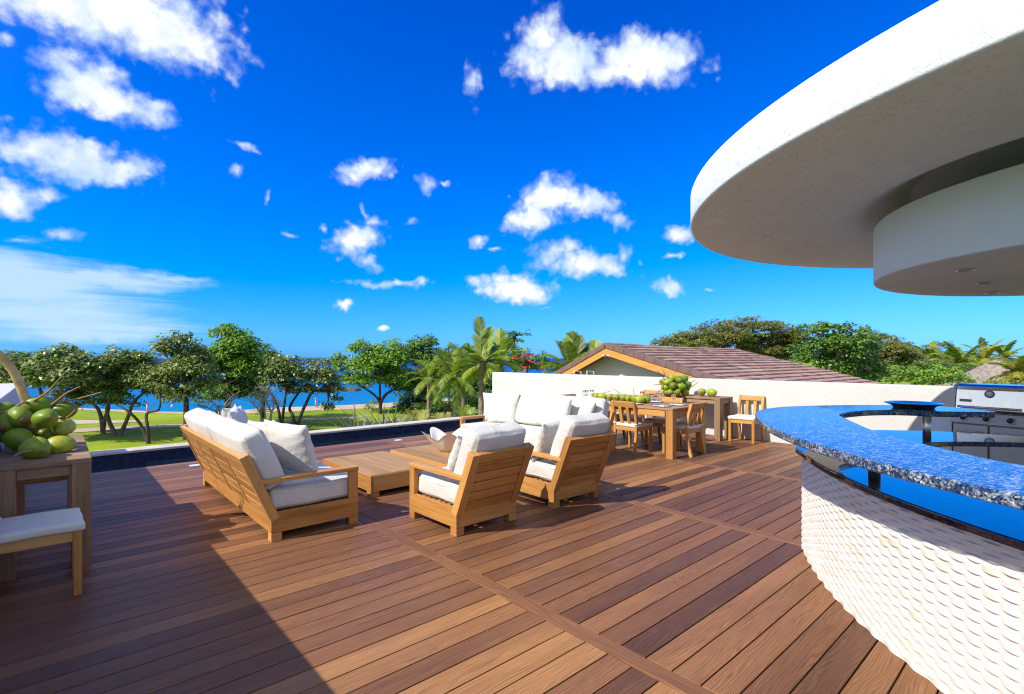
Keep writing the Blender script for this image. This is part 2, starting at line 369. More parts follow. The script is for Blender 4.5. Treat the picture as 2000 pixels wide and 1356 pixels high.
def stucco(name, col, strength=0.5, dash=True):
    t = NT(name); ob = t.obj(); n = t.noise(ob, 1.2, 5, 0.6)
    f = t.noise(ob, 90, 6, 0.7)
    h = f
    if dash:
        dn = t.noise(t.map(ob, (20, 20, 34)), 1.0, 5, 0.72, 1.5)
        pit = t.ramp(dn, [(0.36, (0, 0, 0)), (0.44, (1, 1, 1))])
        h = t.math('ADD', t.math('MULTIPLY', f, 0.5), pit)
    t.set(Base=t.ramp(n, [(0.3, tuple(c * 0.93 for c in col)), (0.7, col)]), Roughness=0.85, Spec=0.2)
    t.bump(h, strength, 0.012); return t.m

def fabric(name, col):
    t = NT(name); ob = t.obj(); n = t.noise(ob, 3, 4)
    w = t.noise(t.map(ob, (1, 1, 1)), 420, 2); cr = t.noise(ob, 6, 6, 0.62, 1.6)
    t.set(Base=t.ramp(n, [(0.3, tuple(c * 0.94 for c in col)), (0.7, col)]), Roughness=0.9, Spec=0.15)
    t.b.inputs['Sheen Weight'].default_value = 0.25
    t.bump(t.math('ADD', t.math('MULTIPLY', w, 0.1), cr), 0.55, 0.025); return t.m

def granite():
    t = NT('blue_granite'); ob = t.obj()
    a = t.noise(ob, 58, 6, 0.66, 0.4); v = t.n('TexVoronoi', Vector=ob, Scale=140.0, feature='F1').outputs['Color']
    vg = t.n('SeparateColor', Color=v).outputs[0]
    b = t.noise(t.map(ob, (1, 1, 1), (7, 3, 1)), 20, 5, 0.6)
    s = t.math('ADD', t.math('MULTIPLY', a, 0.62), t.math('MULTIPLY', vg, 0.36))
    c = t.ramp(s, [(0.28, (0.010, 0.012, 0.022)), (0.40, (0.014, 0.035, 0.10)), (0.50, (0.03, 0.075, 0.18)), (0.60, (0.11, 0.16, 0.24)), (0.74, (0.46, 0.46, 0.44))])
    c = t.mix(t.ramp(b, [(0.5, (0, 0, 0)), (0.68, (0.8, 0.8, 0.8))]), c, t.ramp(s, [(0.35, (0.02, 0.02, 0.02)), (0.5, (0.25, 0.3, 0.33)), (0.62, (0.7, 0.69, 0.64))]))
    vn = t.noise(t.map(ob, (5, 19, 9)), 1.0, 7, 0.68, 1.4)
    c = t.mix(t.ramp(vn, [(.36, (.85, .85, .85)), (.47, (0, 0, 0))]), c, (0.012, 0.03, 0.085))
    c = t.mix(t.ramp(vn, [(.56, (0, 0, 0)), (.68, (.7, .7, .7))]), c, (0.34, 0.37, 0.40))
    t.set(Base=c, Roughness=0.07, Spec=0.42)
    return t.m
def dark_granite():
    t = NT('dark_granite'); ob = t.obj()
    a = t.noise(ob, 40, 6, 0.7, 0.5); b = t.noise(ob, 9, 3)
    s = t.math('ADD', t.math('MULTIPLY', a, 0.8), t.math('MULTIPLY', b, 0.2))
    c = t.ramp(s, [(0.4, (0.012, 0.014, 0.022)), (0.52, (0.03, 0.035, 0.06)), (0.6, (0.10, 0.09, 0.10)), (0.7, (0.26, 0.2, 0.16))])
    t.set(Base=c, Roughness=0.05, Spec=0.7, Coat=0.5); t.b.inputs['Coat Roughness'].default_value = 0.02
    return t.m

def leafmat(name, dark, light, trans=0.3, rough=0.45, spec=0.4):
    t = NT(name); tone = t.tone(); ob = t.obj()
    s = t.math('ADD', t.math('MULTIPLY', tone, 0.75), t.math('MULTIPLY', t.noise(ob, 0.9, 3), 0.35))
    mid = tuple((a + b) / 2 for a, b in zip(dark, light))
    c = t.ramp(s, [(0.15, dark), (0.5, mid), (0.9, light)])
    t.set(Base=c, Roughness=rough, Spec=spec)
    tr = t.n('BsdfTranslucent', Color=t.mix(1.0, c, (1.0, 1.25, 0.35), 'MULTIPLY')); mx = t.N.new('ShaderNodeMixShader'); mx.inputs[0].default_value = trans
    t.L.new(t.b.outputs[0], mx.inputs[1]); t.L.new(tr.outputs[0], mx.inputs[2]); t.L.new(mx.outputs[0], t.out.inputs[0]); return t.m

def bark(name, dark, light, scale=8):
    t = NT(name); ob = t.obj(); n = t.noise(t.map(ob, (1, 1, 0.35)), scale, 6, 0.65)
    t.set(Base=t.ramp(n, [(0.3, dark), (0.7, light)]), Roughness=0.9, Spec=0.2); t.bump(n, 0.6, 0.03); return t.m

M = {}
M['deck'] = deck_mat()
M['teak'] = wood('golden_teak', (0.28, 0.118, 0.028), (0.52, 0.25, 0.073), (0.72, 0.405, 0.145), 0.5, 0.45)
M['teak_dark'] = wood('brown_teak', (0.20, 0.11, 0.045), (0.37, 0.215, 0.095), (0.52, 0.32, 0.16), 0.65, 0.5)
M['grey_teak'] = wood('weathered_teak', (0.19, 0.112, 0.06), (0.31, 0.195, 0.115), (0.42, 0.29, 0.185), 0.7, 0.4)
M['pine'] = wood('varnished_pine', (0.45, 0.2, 0.045), (0.62, 0.3, 0.075), (0.75, 0.40, 0.12), 0.5, 0.25, 0.7)
M['cushion'] = fabric('ivory_canvas', (0.62, 0.595, 0.545))
M['seat_pad'] = fabric('grey_canvas', (0.76, 0.72, 0.60))
M['stucco'] = stucco('white_stucco', (0.62, 0.61, 0.585), 0.4)
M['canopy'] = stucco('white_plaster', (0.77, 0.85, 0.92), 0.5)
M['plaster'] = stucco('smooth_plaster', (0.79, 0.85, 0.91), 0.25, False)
M['granite'] = granite(); M['dark_granite'] = dark_granite()
M['gable'] = stucco('cream_render', (0.76, 0.70, 0.61), 0.3, False)
M['tile'] = plain('cream_stone_tile', (0.80, 0.76, 0.68), 0.55, var=0.05, scale=9, bump=0.1, bscale=40, spec=0.3)
M['grout'] = plain('pale_grout', (0.5, 0.47, 0.42), 0.9)
M['steel'] = plain('brushed_steel', (0.68, 0.68, 0.67), 0.3, 0.9, 0.05, 30)
M['steel_dark'] = plain('dark_steel', (0.2, 0.2, 0.21), 0.35, 0.8)
M['cab'] = plain('satin_steel_door', (0.55, 0.54, 0.52), 0.5, 0.35, 0.04, 5)
M['lid'] = plain('polished_steel', (0.78, 0.78, 0.78), 0.16, 1.0, 0.03, 20)
M['black'] = plain('black_plastic', (0.015, 0.015, 0.017), 0.35)
M['white'] = plain('white_enamel', (0.8, 0.8, 0.78), 0.35)
M['navy_tile'] = plain('navy_pool_tile', (0.018, 0.03, 0.075), 0.25, var=0.3, scale=14)
M['coping'] = plain('pale_stone_coping', (0.62, 0.54, 0.45), 0.7, var=0.1, scale=5, bump=0.1)
M['bowl'] = plain('ivory_ceramic', (0.78, 0.72, 0.64), 0.4, var=0.04)
M['china'] = plain('white_china', (0.8, 0.79, 0.76), 0.15)
M['tie'] = plain('white_cord', (0.75, 0.74, 0.70), 0.8)
M['rooftile'] = plain('brown_clay_tile', (0.36, 0.235, 0.20), 0.8, var=0.22, scale=2.5, bump=0.3, bscale=30)
M['verge'] = plain('dark_verge_tile', (0.18, 0.11, 0.09), 0.8, var=0.12, scale=3, bump=0.2, bscale=30)
M['thatch'] = plain('grey_thatch', (0.30, 0.25, 0.21), 0.95, var=0.2, scale=4, bump=0.6, bscale=18)
M['sand'] = plain('pale_sand', (0.55, 0.42, 0.28), 0.95, var=0.1, scale=0.3)
M['pathmat'] = plain('sandy_path', (0.50, 0.38, 0.26), 0.95, var=0.1, scale=0.5)
M['rock'] = plain('dark_rock', (0.14, 0.09, 0.075), 0.9, var=0.3, scale=0.6)
M['dark'] = plain('dark_underlay', (0.012, 0.01, 0.01), 0.9)
M['bark'] = bark('grey_brown_bark', (0.09, 0.06, 0.045), (0.26, 0.19, 0.14))
M['bark_dark'] = bark('dark_bark', (0.035, 0.024, 0.018), (0.11, 0.08, 0.06))
M['bark_pale'] = bark('pale_twigs', (0.2, 0.165, 0.13), (0.42, 0.36, 0.3))
M['palm_bark'] = bark('palm_trunk', (0.13, 0.09, 0.075), (0.34, 0.26, 0.21), 14)
M['leaf'] = leafmat('glossy_leaf', (0.035, 0.068, 0.012), (0.28, 0.35, 0.085), 0.25, 0.36, 0.5)
M['leaf_bright'] = leafmat('bright_leaf', (0.05, 0.125, 0.010), (0.28, 0.46, 0.045), 0.32)
M['leaf_deep'] = leafmat('deep_leaf', (0.024, 0.065, 0.010), (0.17, 0.30, 0.04), 0.26)
M['leaf_olive'] = leafmat('olive_leaf', (0.07, 0.085, 0.014), (0.27, 0.27, 0.055), 0.32)
M['leaf_moss'] = leafmat('moss_leaf', (0.05, 0.085, 0.018), (0.31, 0.36, 0.10), 0.25)
M['palm'] = leafmat('palm_leaf', (0.045, 0.095, 0.012), (0.36, 0.43, 0.06), 0.38)
M['palm_yellow'] = leafmat('yellow_palm_leaf', (0.09, 0.11, 0.015), (0.42, 0.40, 0.06), 0.35)
M['blade'] = leafmat('grey_green_blade', (0.06, 0.085, 0.04), (0.25, 0.29, 0.15), 0.25)
M['pink'] = plain('pink_paint', (0.6, 0.28, 0.32), .6)
M['flower'] = plain('orange_flower', (0.7, 0.10, 0.015), 0.7, var=0.3, scale=3)

# ------------------------------------------------------------------ large setting: lawn, sea, shore
GZ = -3.6; SEA = -4.15
def sheet(name, pts, z, mat):
    bm = bmesh.new(); vs = [bm.verts.new((p[0], p[1], z)) for p in pts]; bm.faces.new(vs)
    bmesh.ops.triangulate(bm, faces=bm.faces); bmesh.ops.recalc_face_normals(bm, faces=bm.faces)
    me = bpy.data.meshes.new(name); bm.to_mesh(me); bm.free()
    if me.polygons and me.polygons[0].normal.z < 0: me.flip_normals()
    me.materials.append(mat); return structure(link(name, me))
def lawn_mat():
    t = NT('mown_grass'); ob = t.obj()
    a = t.noise(ob, 0.05, 4, 0.6); b = t.noise(ob, 1.3, 6, 0.7); c = t.noise(ob, 14, 4, 0.7)
    s = t.math('ADD', t.math('MULTIPLY', a, 0.5), t.math('ADD', t.math('MULTIPLY', b, 0.3), t.math('MULTIPLY', c, 0.25)))
    col = t.ramp(s, [(0.32, (0.09, 0.15, 0.008)), (0.5, (0.21, 0.295, 0.014)), (0.66, (0.37, 0.42, 0.025))])
    t.set(Base=col, Roughness=0.9, Spec=0.15); t.bump(t.math('ADD', c, b), 0.6, 0.05); return t.m
def sea_mat():
    t = NT('sea_water'); ob = t.obj()
    ln = t.n('VectorMath', operation='LENGTH'); t.L.new(ob, ln.inputs[0])
    c = t.ramp(t.math('DIVIDE', ln.outputs['Value'], 900.0), [(0.06, (0.006, 0.20, 0.42)), (0.16, (0.003, 0.12, 0.40)), (0.5, (0.001, 0.065, 0.33)), (1.0, (0.001, 0.045, 0.28))])
    t.set(Base=c, Roughness=0.5, Spec=0.06)
    t.bump(t.math('ADD', t.noise(t.map(ob, (0.35, 0.35, 1)), 1, 6, 0.65), t.noise(t.map(ob, (0.04, 0.09, 1)), 1, 4)), 0.9, 0.6); return t.m
BIG = 22000
sheet('sea', [(-BIG, -300), (BIG, -300), (BIG, BIG), (-BIG, BIG)], SEA, sea_mat())
shore_px = [(-700, 792), (-200, 795), (60, 797), (200, 801), (320, 806), (430, 806), (520, 799), (600, 796), (700, 792), (800, 786), (880, 779), (940, 771), (1000, 764), (1080, 748), (1200, 728), (1500, 711.5)]
def gp(px, py): return P(px, py, GZ)
shore = [gp(*q) for q in shore_px]
land = [(p.x, p.y) for p in spline(shore, 5)] + [(6000, 3000), (6000, -2500), (-800, -2500), (-900, shore[0].y)]
sheet('lawn', land, GZ, lawn_mat())
def strip(name, a, b, z, mat):
    a = spline([gp(*q) for q in a], 6); b = spline([gp(*q) for q in b], 6)
    return sheet(name, [(p.x, p.y) for p in a] + [(p.x, p.y) for p in b[::-1]], z, mat)
strip('beach', [(x, y - 1.5) for x, y in shore_px[1:12]], [(x, y + h) for (x, y), h in zip(shore_px[1:12], (2, 2, 2, 2, 3, 8, 7, 7, 8, 9, 9))], GZ + .02, M['sand'])
strip('path', [(-60, 848), (60, 843), (142, 839), (250, 833), (357, 829), (430, 827), (510, 824), (580, 820), (655, 816), (720, 811)], [(-60, 856), (60, 851), (142, 846), (250, 839), (357, 834.5), (430, 831.5), (510, 828), (580, 824), (655, 819.5), (720, 814)], GZ + .03, M['pathmat'])
strip('bunker', [(100, 823), (150, 821), (220, 822), (292, 821)], [(100, 829), (150, 829), (220, 827), (292, 824)], GZ + .03, M['sand'])
strip('planting_bed', [(668, 829), (720, 825), (820, 812), (930, 800)], [(668, 830), (720, 836), (820, 828), (930, 812)], GZ + .035, M['pathmat'])
mb = MB()
for i in range(60):
    q = P(555 + i * 2.4 + random.uniform(-1, 1), 763.5 + random.uniform(-.6, .6), SEA); s = random.uniform(.5, 1.0)
    mb.lathe([(0.01, -.4), (s, -.1), (s * .9, .25), (s * .4, .5), (0.01, .55)], 7, Matrix.Translation(q) @ Matrix.Rotation(random.random() * 6, 4, 'Z'))
structure(mb.build('breakwater', M['rock']))
mb = MB(); pts = [P(540 + i * 8, 700.9, SEA) for i in range(16)]
prof = [(p.x, p.y) for p in pts]
for i in range(15):
    a, b = pts[i], pts[i + 1]; n = (b - a).normalized(); w = Vector((-n.y, n.x, 0)) * 150; h0, h1 = 14 * math.sin(i / 15 * 3.14), 14 * math.sin((i + 1) / 15 * 3.14)
    v0 = len(mb.v); mb.v += [tuple(a - w), tuple(b - w), tuple(b + Vector((0, 0, h1))), tuple(a + Vector((0, 0, h0))), tuple(b + w), tuple(a + w)]
    mb.face([v0, v0 + 1, v0 + 2, v0 + 3], [(0, 0)] * 4, .5); mb.face([v0 + 3, v0 + 2, v0 + 4, v0 + 5], [(0, 0)] * 4, .5)
structure(mb.build('hills', M['leaf_deep']))

# ------------------------------------------------------------------ terrace: deck, pool, parapets
PITCH = 0.1467
DX0, DX1, DY0, DY1 = -0.34, 9.62, -4.0, 8.645
mb = MB()
bays = [(-0.283, 2.10), (2.211, 4.449), (4.571, 6.80), (6.911, 9.15), (9.261, 9.62)]
dividers = [(-0.337, -0.288), (2.105, 2.206), (4.454, 4.566), (6.805, 6.906), (9.155, 9.256)]
tones = [0.08, .2, .3, .36, .42, .48, .52, .57, .62, .68, .78, .92]
for bi, (xa, xb) in enumerate(bays):
    k = int((DY0 - 1.178) / PITCH) - 1
    while True:
        y0 = 1.178 + k * PITCH; y1 = y0 + PITCH - 0.0075; k += 1
        if y0 < DY0: continue
        if y0 > DY1 - 0.02: break
        mb.box(xa + .002, xb - .002, y0, min(y1, DY1), -0.03, random.uniform(-.0012, .0006), tone=min(1, max(0, random.choice(tones) + random.uniform(-.05, .05))))
for (xa, xb) in dividers:
    y = DY0
    while y < DY1 - .1:
        y2 = min(DY1, y + 3.66); mb.box(xa, xb, y, y2 - .003, -0.03, 0.001, tone=random.uniform(.45, .6)); y = y2
structure(mb.build('deck', M['deck'], bevel=0.003, seg=2))
mb = MB(); mb.box(-0.9, 10.2, DY0 - .5, DY1 - .01, GZ, -0.05); mb.build('terrace_base', M['dark'])['kind'] = 'structure'
pool = thing('infinity_pool', 'narrow infinity pool with navy tiles along the far edge of the deck', 'pool', (0, DY1, 0))
mb = MB(); mb.box(-.34, 9.62, 0.0, 1.0, -0.95, -0.9); mb.box(-.34, 9.62, 0.99, 1.28, GZ, .065); mb.box(-.34, 9.62, -.005, 0.02, -.9, -.004)
mb.build('basin', M['navy_tile'], pool)
mb = MB()
x = -.34
while x < 9.6:
    mb.box(x, min(9.62, x + .9) - .003, 0.975, 1.30, .066, .105); x += .9
mb.build('coping', M['coping'], pool, bevel=.006)
t = NT('pool_water'); ob = t.obj(); t.set(Base=(0.004, 0.012, 0.03), Roughness=0.02, Spec=0.5); t.bump(t.noise(ob, 4, 3), 0.05, 0.02)
sheet('water', [(-.34, DY1 + .02), (9.62, DY1 + .02), (9.62, DY1 + .99), (-.34, DY1 + .99)], -0.09, t.m)
w = thing('parapet_wall', 'low white stucco parapet running along the left edge of the deck', 'wall', (-.34, 0, 0))
mb = MB(); mb.box(-.35, 0, -4.5, 10.03, GZ, 1.15); mb.build('wall', M['stucco'], w, bevel=.015, seg=3)
w = thing('parapet_wall', 'long white stucco parapet behind the dining table and the grill', 'wall', (9.62, 0, 0))
mb = MB(); mb.box(0, .3, -4.5, 11.64, GZ, 1.09); mb.build('wall', M['stucco'], w, bevel=.015, seg=3)
mb = MB(); q = P(1469, 836, 0); mb.box(-.006, 0, 4.02, 4.12, .26, .33); mb.build('outlet_cover', M['white'], w, bevel=.002)
for i, (px, py, lab) in enumerate([(380, 910, 'square white flush deck light behind the left sofa'), (778, 860.5, 'square white flush deck light between coffee tables and pool')]):
    p = P(px, py); d = thing('deck_light', lab, 'deck light', (p.x, p.y, 0), 0, 'flush deck lights')
    mb = MB(); mb.box(-.07, .07, -.07, .07, 0.0015, .007); mb.build('frame', M['steel'], d, bevel=.002)
    mb = MB(); mb.box(-.058, .058, -.058, .058, .007, .0095); mb.build('lens', M['white'], d)

# ------------------------------------------------------------------ round canopy over the bar
CC = Vector((5.42, -.45, 0))
def radial(co):
    def r(a):
        v = co[0]
        for n in range(1, (len(co) - 1) // 2 + 1): v += co[2 * n - 1] * math.cos(n * a) + co[2 * n] * math.sin(n * a)
        return v
    return r
_rc = radial((3.126, .01, -.139, -.02, .008, .014, -.027))
def rc(a):
    d = abs((math.degrees(a) + 15 + 180) % 360 - 180); return _rc(a) - .85 * max(0, math.cos(math.pi / 2 * min(1, d / 60))) ** 1.5   # unseen wall side of the slab drawn in, keeping its shadow off the wall
rc_ = rc; rdm = radial((1.844, .281, -.123, .025, -.015, .017, .007))
can = thing('roof_canopy', 'round white plaster canopy with a stepped drum ceiling over the bar', 'canopy', CC)
def rings(name, rows, mat, parent, n=160, cap0=False, cap1=False):
    """rows: (radius fn, z, smooth) joined in turn"""
    mb = MB()
    for (fn, z) in rows:
        for k in range(n): a = 2 * math.pi * k / n; r = fn(a); mb.v.append((r * math.cos(a), r * math.sin(a), z))
    for i in range(len(rows) - 1):
        for k in range(n): k2 = (k + 1) % n; mb.face([i * n + k, i * n + k2, (i + 1) * n + k2, (i + 1) * n + k], [(0, 0)] * 4, .5, True)
    if cap0: mb.face(list(range(n))[::-1], [(0, 0)] * n, .5)
    if cap1: mb.face([(len(rows) - 1) * n + k for k in range(n)], [(0, 0)] * n, .5)
    return mb.build(name, mat, parent)
def sharp(o, deg=35):
    md = o.modifiers.new('split', 'EDGE_SPLIT'); md.split_angle = R(deg); return o
off = lambda fn, d: (lambda a: fn(a) + d)
rows = [(off(rdm, -.25), 2.86), (off(rdm, -.12), 2.80), (off(rdm, -.02), 2.75), (off(rdm, .07), 2.705), (off(rdm, .18), 2.665), (off(rdm, .32), 2.635), (off(rdm, .5), 2.614), (off(rdm, .7), 2.603), (off(rdm, .85), 2.6),
        (off(rc, -.02), 2.6), (off(rc, -.006), 2.604), (rc, 2.618), (rc, 2.847), (off(rc, -.006), 2.861), (off(rc, -.02), 2.865)]
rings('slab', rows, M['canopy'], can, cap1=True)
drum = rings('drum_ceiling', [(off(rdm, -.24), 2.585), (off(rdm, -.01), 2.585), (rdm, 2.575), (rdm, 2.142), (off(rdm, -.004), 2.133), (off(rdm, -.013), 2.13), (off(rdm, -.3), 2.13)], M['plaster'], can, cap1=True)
for (px, py) in ((1885, 526.5), (1923, 552), (1939, 571)):
    q = P(px, py, 2.13) - CC
    mb = MB(); mb.lathe([(.052, 0), (.055, -.006), (.042, -.008), (.036, .0), (.034, .03)], 24, Matrix.Translation((q.x, q.y, 2.129)))
    dl = mb.build('downlight', M['steel'], drum)
    mb = MB(); mb.lathe([(.001, -.001), (.035, -.001), (.035, -.003), (.001, -.003)], 20, Matrix.Translation((q.x, q.y, 2.129))); mb.build('lens', M['black'], dl)
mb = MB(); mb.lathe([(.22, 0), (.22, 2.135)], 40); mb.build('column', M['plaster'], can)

# ------------------------------------------------------------------ bar
BC = Vector((6.0, -2.16, 0)); BR = 3.985
bar = thing('bar_counter', 'curved bar with wavy white stone tiles and blue granite counter on steel posts', 'bar', (0, 0, 0))
TZ = 0.772; LZ = 0.812; CZ = 1.05
arc = [(BC.x + BR * math.cos(R(a)), BC.y + BR * math.sin(R(a))) for a in np.linspace(196, 116, 81)]
tail = [(p.x, p.y) for p in spline([(arc[-1][0], arc[-1][1], 0), (4.42, 1.50, 0), (4.62, 1.52, 0), (4.9, 1.43, 0), (5.2, 1.18, 0), (5.4, .9, 0)], 10)][1:]
outer = arc + tail
inner = [(5.25, .75), (4.95, .72), (4.5, .55)] + [(BC.x + (BR - .42) * math.cos(R(a)), BC.y + (BR - .42) * math.sin(R(a))) for a in (132, 140, 150, 160, 170, 180, 190, 196)]
# core of the drum sits 3 cm inside the tile faces
def inset(pl, d):
    out = []
    for i, p in enumerate(pl):
        a = pl[max(0, i - 1)]; b = pl[min(len(pl) - 1, i + 1)]; t = Vector((b[0] - a[0], b[1] - a[1])).normalized(); nrm = Vector((t.y, -t.x))
        out.append((p[0] + nrm.x * d, p[1] + nrm.y * d))
    return out
mb = MB(); mb.prism(inset(outer, .03) + inner, 0.0, TZ - .004, 2); mb.build('drum', M['grout'], bar)
# wavy tile rows
ln = [0]
for i in range(1, len(outer)): ln.append(ln[-1] + math.hypot(outer[i][0] - outer[i - 1][0], outer[i][1] - outer[i - 1][1]))
tot = ln[-1]
nrm = inset(outer, 1.0); nrm = [(n[0] - p[0], n[1] - p[1]) for n, p in zip(nrm, outer)]
def along(s):
    i = int(np.searchsorted(ln, s)) if s > 0 else 1
    i = min(max(i, 1), len(ln) - 1); f = (s - ln[i - 1]) / (ln[i] - ln[i - 1])
    lerp = lambda A: (A[i - 1][0] * (1 - f) + A[i][0] * f, A[i - 1][1] * (1 - f) + A[i][1] * f)
    return lerp(outer), lerp(nrm)
mb = MB(); ROWS = 31; RH = TZ / ROWS; PER = 0.15; STEP = PER / 10; NS = int(tot / STEP)
smp = [along(k * STEP) for k in range(NS + 1)]
for r in range(ROWS):
    z0, z1 = r * RH + .0006, (r + 1) * RH - .0006; ph = (r % 2) * math.pi; jit = random.uniform(-.12, .12); b = len(mb.v)
    for k, (p, n) in enumerate(smp):
        dp = 0.0068 * math.sin(2 * math.pi * k * STEP / PER + ph + jit) + .0075
        ix, iy = p[0] + n[0] * (.016 - dp), p[1] + n[1] * (.016 - dp); bx, by = p[0] + n[0] * .034, p[1] + n[1] * .034
        mb.v += [(ix, iy, z0), (ix, iy, z1), (bx, by, z0), (bx, by, z1)]
    tn = random.random()
    for k in range(NS):
        o = b + k * 4; q = o + 4
        if k % 10 == 0: tn = random.random()
        mb.face([o, q, q + 1, o + 1], [(0, 0)] * 4, tn, False); mb.face([o + 1, q + 1, q + 3, o + 3], [(0, 0)] * 4, tn); mb.face([o + 2, q + 2, q, o], [(0, 0)] * 4, tn)
tt = NT('wavy_stone_tile'); tn = tt.tone(); nb = tt.noise(tt.obj(), 14, 4)
cc = tt.ramp(tn, [(0.0, (0.80, 0.765, 0.70)), (0.4, (0.83, 0.80, 0.745)), (0.8, (0.82, 0.795, 0.74)), (0.92, (0.79, 0.73, 0.64)), (1.0, (0.75, 0.67, 0.57))])
tt.set(Base=tt.mix(1.0, cc, tt.ramp(nb, [(.3, (.93, .92, .9)), (.7, (1, 1, 1))]), 'MULTIPLY'), Roughness=0.6, Spec=.3); tt.bump(tt.noise(tt.obj(), 120, 4), .12, .004)
mb.build('tile_facing', tt.m, bar, recalc=True)
def slab(name, poly, z0, z1, mat, parent, round_=.012):
    bm = bmesh.new(); vs = [bm.verts.new((p[0], p[1], z0)) for p in poly]; f = bm.faces.new(vs)
    bmesh.ops.recalc_face_normals(bm, faces=[f]); ext = bmesh.ops.extrude_face_region(bm, geom=[f]); 
    for v in ext['geom']:
        if isinstance(v, bmesh.types.BMVert): v.co.z = z1
    bmesh.ops.recalc_face_normals(bm, faces=bm.faces)
    me = bpy.data.meshes.new(name); bm.to_mesh(me); bm.free(); me.materials.append(mat)
    return link(name, me, parent, round_, 3)
la = [(BC.x + (BR + .04) * math.cos(R(a)), BC.y + (BR + .04) * math.sin(R(a)), 0) for a in np.linspace(196, 118, 60)]
back = spline([la[-1], (4.24, 1.475, 0), (4.4, 1.53, 0), (4.7, 1.585, 0), (5.1, 1.60, 0), (5.5, 1.54, 0), (5.85, 1.36, 0), (6.06, 1.14, 0), (6.24, .86, 0), (6.34, .45, 0), (6.34, .1, 0)], 6)[1:]
li = spline([(5.98, .1, 0), (5.85, .38, 0), (5.41, .80, 0), (4.95, .88, 0), (4.4, .72, 0), (3.9, .36, 0), (3.5, -.1, 0), (3.2, -.7, 0), (2.98, -1.5, 0), (2.8, -2.6, 0), (2.78, -3.2, 0)], 6)
slab('lower_counter', [(p[0], p[1]) for p in la] + [(p.x, p.y) for p in back] + [(p.x, p.y) for p in li], TZ, LZ, M['dark_granite'], bar, .008)
cfr = [(5.181 + 3.187 * math.cos(R(a)), -1.346 + 3.187 * math.sin(R(a)), 0) for a in np.linspace(203, 150, 14)]
op = cfr + [P(x, y, CZ) for x, y in ((1715, 903.5), (1625, 877), (1565, 858.5), (1505, 834), (1484, 820), (1474.5, 807.5), (1480, 802.6), (1496, 798.2), (1535, 794.2), (1610, 791.8), (1685, 791), (1760, 791), (1832, 793.2), (1900, 799), (1944, 803.8))]
ip = [P(x, y, CZ) for x, y in ((1944, 805.2), (1900, 804.6), (1838, 803.9), (1790, 802), (1748, 801), (1700, 801.6), (1670.6, 803.7), (1648, 806.5), (1639.5, 810), (1648, 815), (1700, 838), (1760, 855.5), (1860, 880), (2000, 908.5))]
ip += [Vector((2.94, -.25, 0)), Vector((2.80, -.8, 0)), Vector((2.72, -1.5, 0)), Vector((2.75, -2.2, 0)), Vector((2.9, -2.75, 0))]
cpoly = [(p.x, p.y) for p in spline(op, 5)] + [(p.x, p.y) for p in spline(ip, 5)]
slab('upper_counter', cpoly, CZ - .048, CZ, M['granite'], bar, .01)
for (x, y) in ((3.49, .80), (5.57, .90), (2.35, -.9), (3.02, -.45)):
    mb = MB(); mb.lathe([(.030, LZ + .001), (.030, CZ - .0485)], 24, Matrix.Translation((x, y, 0))); mb.build('post', M['steel'], bar)
p = P(1784, 797, CZ)
tray = thing('granite_tray', 'round dark granite tray with flared rim on the far arm of the bar', 'tray', (p.x, p.y, CZ))
mb = MB(); mb.lathe([(.15, .0005), (.155, .012), (.17, .026), (.215, .042), (.22, .048), (.21, .05), (.16, .036), (.01, .032)], 48); mb.build('dish', M['dark_granite'], tray)

# ------------------------------------------------------------------ grill
gr = thing('gas_grill', 'stainless steel gas grill with closed lid standing against the white parapet', 'grill', (8.10, 1.07, 0), math.atan2(-.976, -.218))
GWd = .68
mb = MB(); mb.box(0, GWd + .7, .02, .62, .05, .735); mb.box(.02, GWd + .66, .06, .58, 0, .05); mb.build('cabinet', M['steel_dark'], gr, bevel=.004)
for i in range(4):
    x0 = .012 + i * .34; mb = MB(); mb.box(x0, x0 + .318, 0.0, .018, .10, .715); dr = mb.build('door', M['cab'], gr, bevel=.004)
    mb = MB(); mb.tube([(x0 + .05, -.004, .64), (x0 + .05, -.035, .64), (x0 + .27, -.035, .64), (x0 + .27, -.004, .64)], .009, 10); mb.build('handle', M['steel'], dr)
mb = MB(); mb.prism([(-.02, .735), (.60, .735), (.60, .86), (.03, .86)], -.005, GWd + .7, 0); mb.build('control_panel', M['cab'], gr, bevel=.006)
for kx in (.11, .32, .53):
    mb = MB(); mb.lathe([(.03, 0), (.032, .01), (.024, .014), (.022, .035), (.018, .038), (.001, .038)], 20, Matrix.Translation((kx, -.005, .795)) @ Matrix.Rotation(R(68), 4, 'X')); kn = mb.build('knob', M['black'], gr)
    mb = MB(); mb.lathe([(.034, 0), (.040, .0), (.040, .006), (.034, .006)], 24, Matrix.Translation((kx, -.006, .795)) @ Matrix.Rotation(R(68), 4, 'X')); mb.build('bezel', M['steel'], kn)
prof = [(.02, .865), (.0, .90), (.006, .94), (.036, 1.125), (.06, 1.165), (.11, 1.19), (.46, 1.19), (.56, 1.12), (.60, .95), (.60, .865)]
mb = MB(); mb.prism(prof, .03, GWd - .03, 0); lid = mb.build('lid', M['lid'], gr, bevel=.006)
ep = [(y - .006 if y < .3 else y + .006, z + (.006 if z > .9 else -.002)) for y, z in prof]
for x0 in (0.0, GWd - .028): mb = MB(); mb.prism(ep, x0, x0 + .028, 0); mb.build('end_cap', M['cab'], lid, bevel=.004)
mb = MB(); mb.tube([(.07, .01, .93), (.07, -.045, .93), (GWd - .07, -.045, .93), (GWd - .07, .01, .93)], .012, 12); mb.build('handle', M['steel'], lid)
mb = MB(); MT = Matrix.Translation((GWd * .5, .029, 1.085)) @ Matrix.Rotation(R(81), 4, 'X')
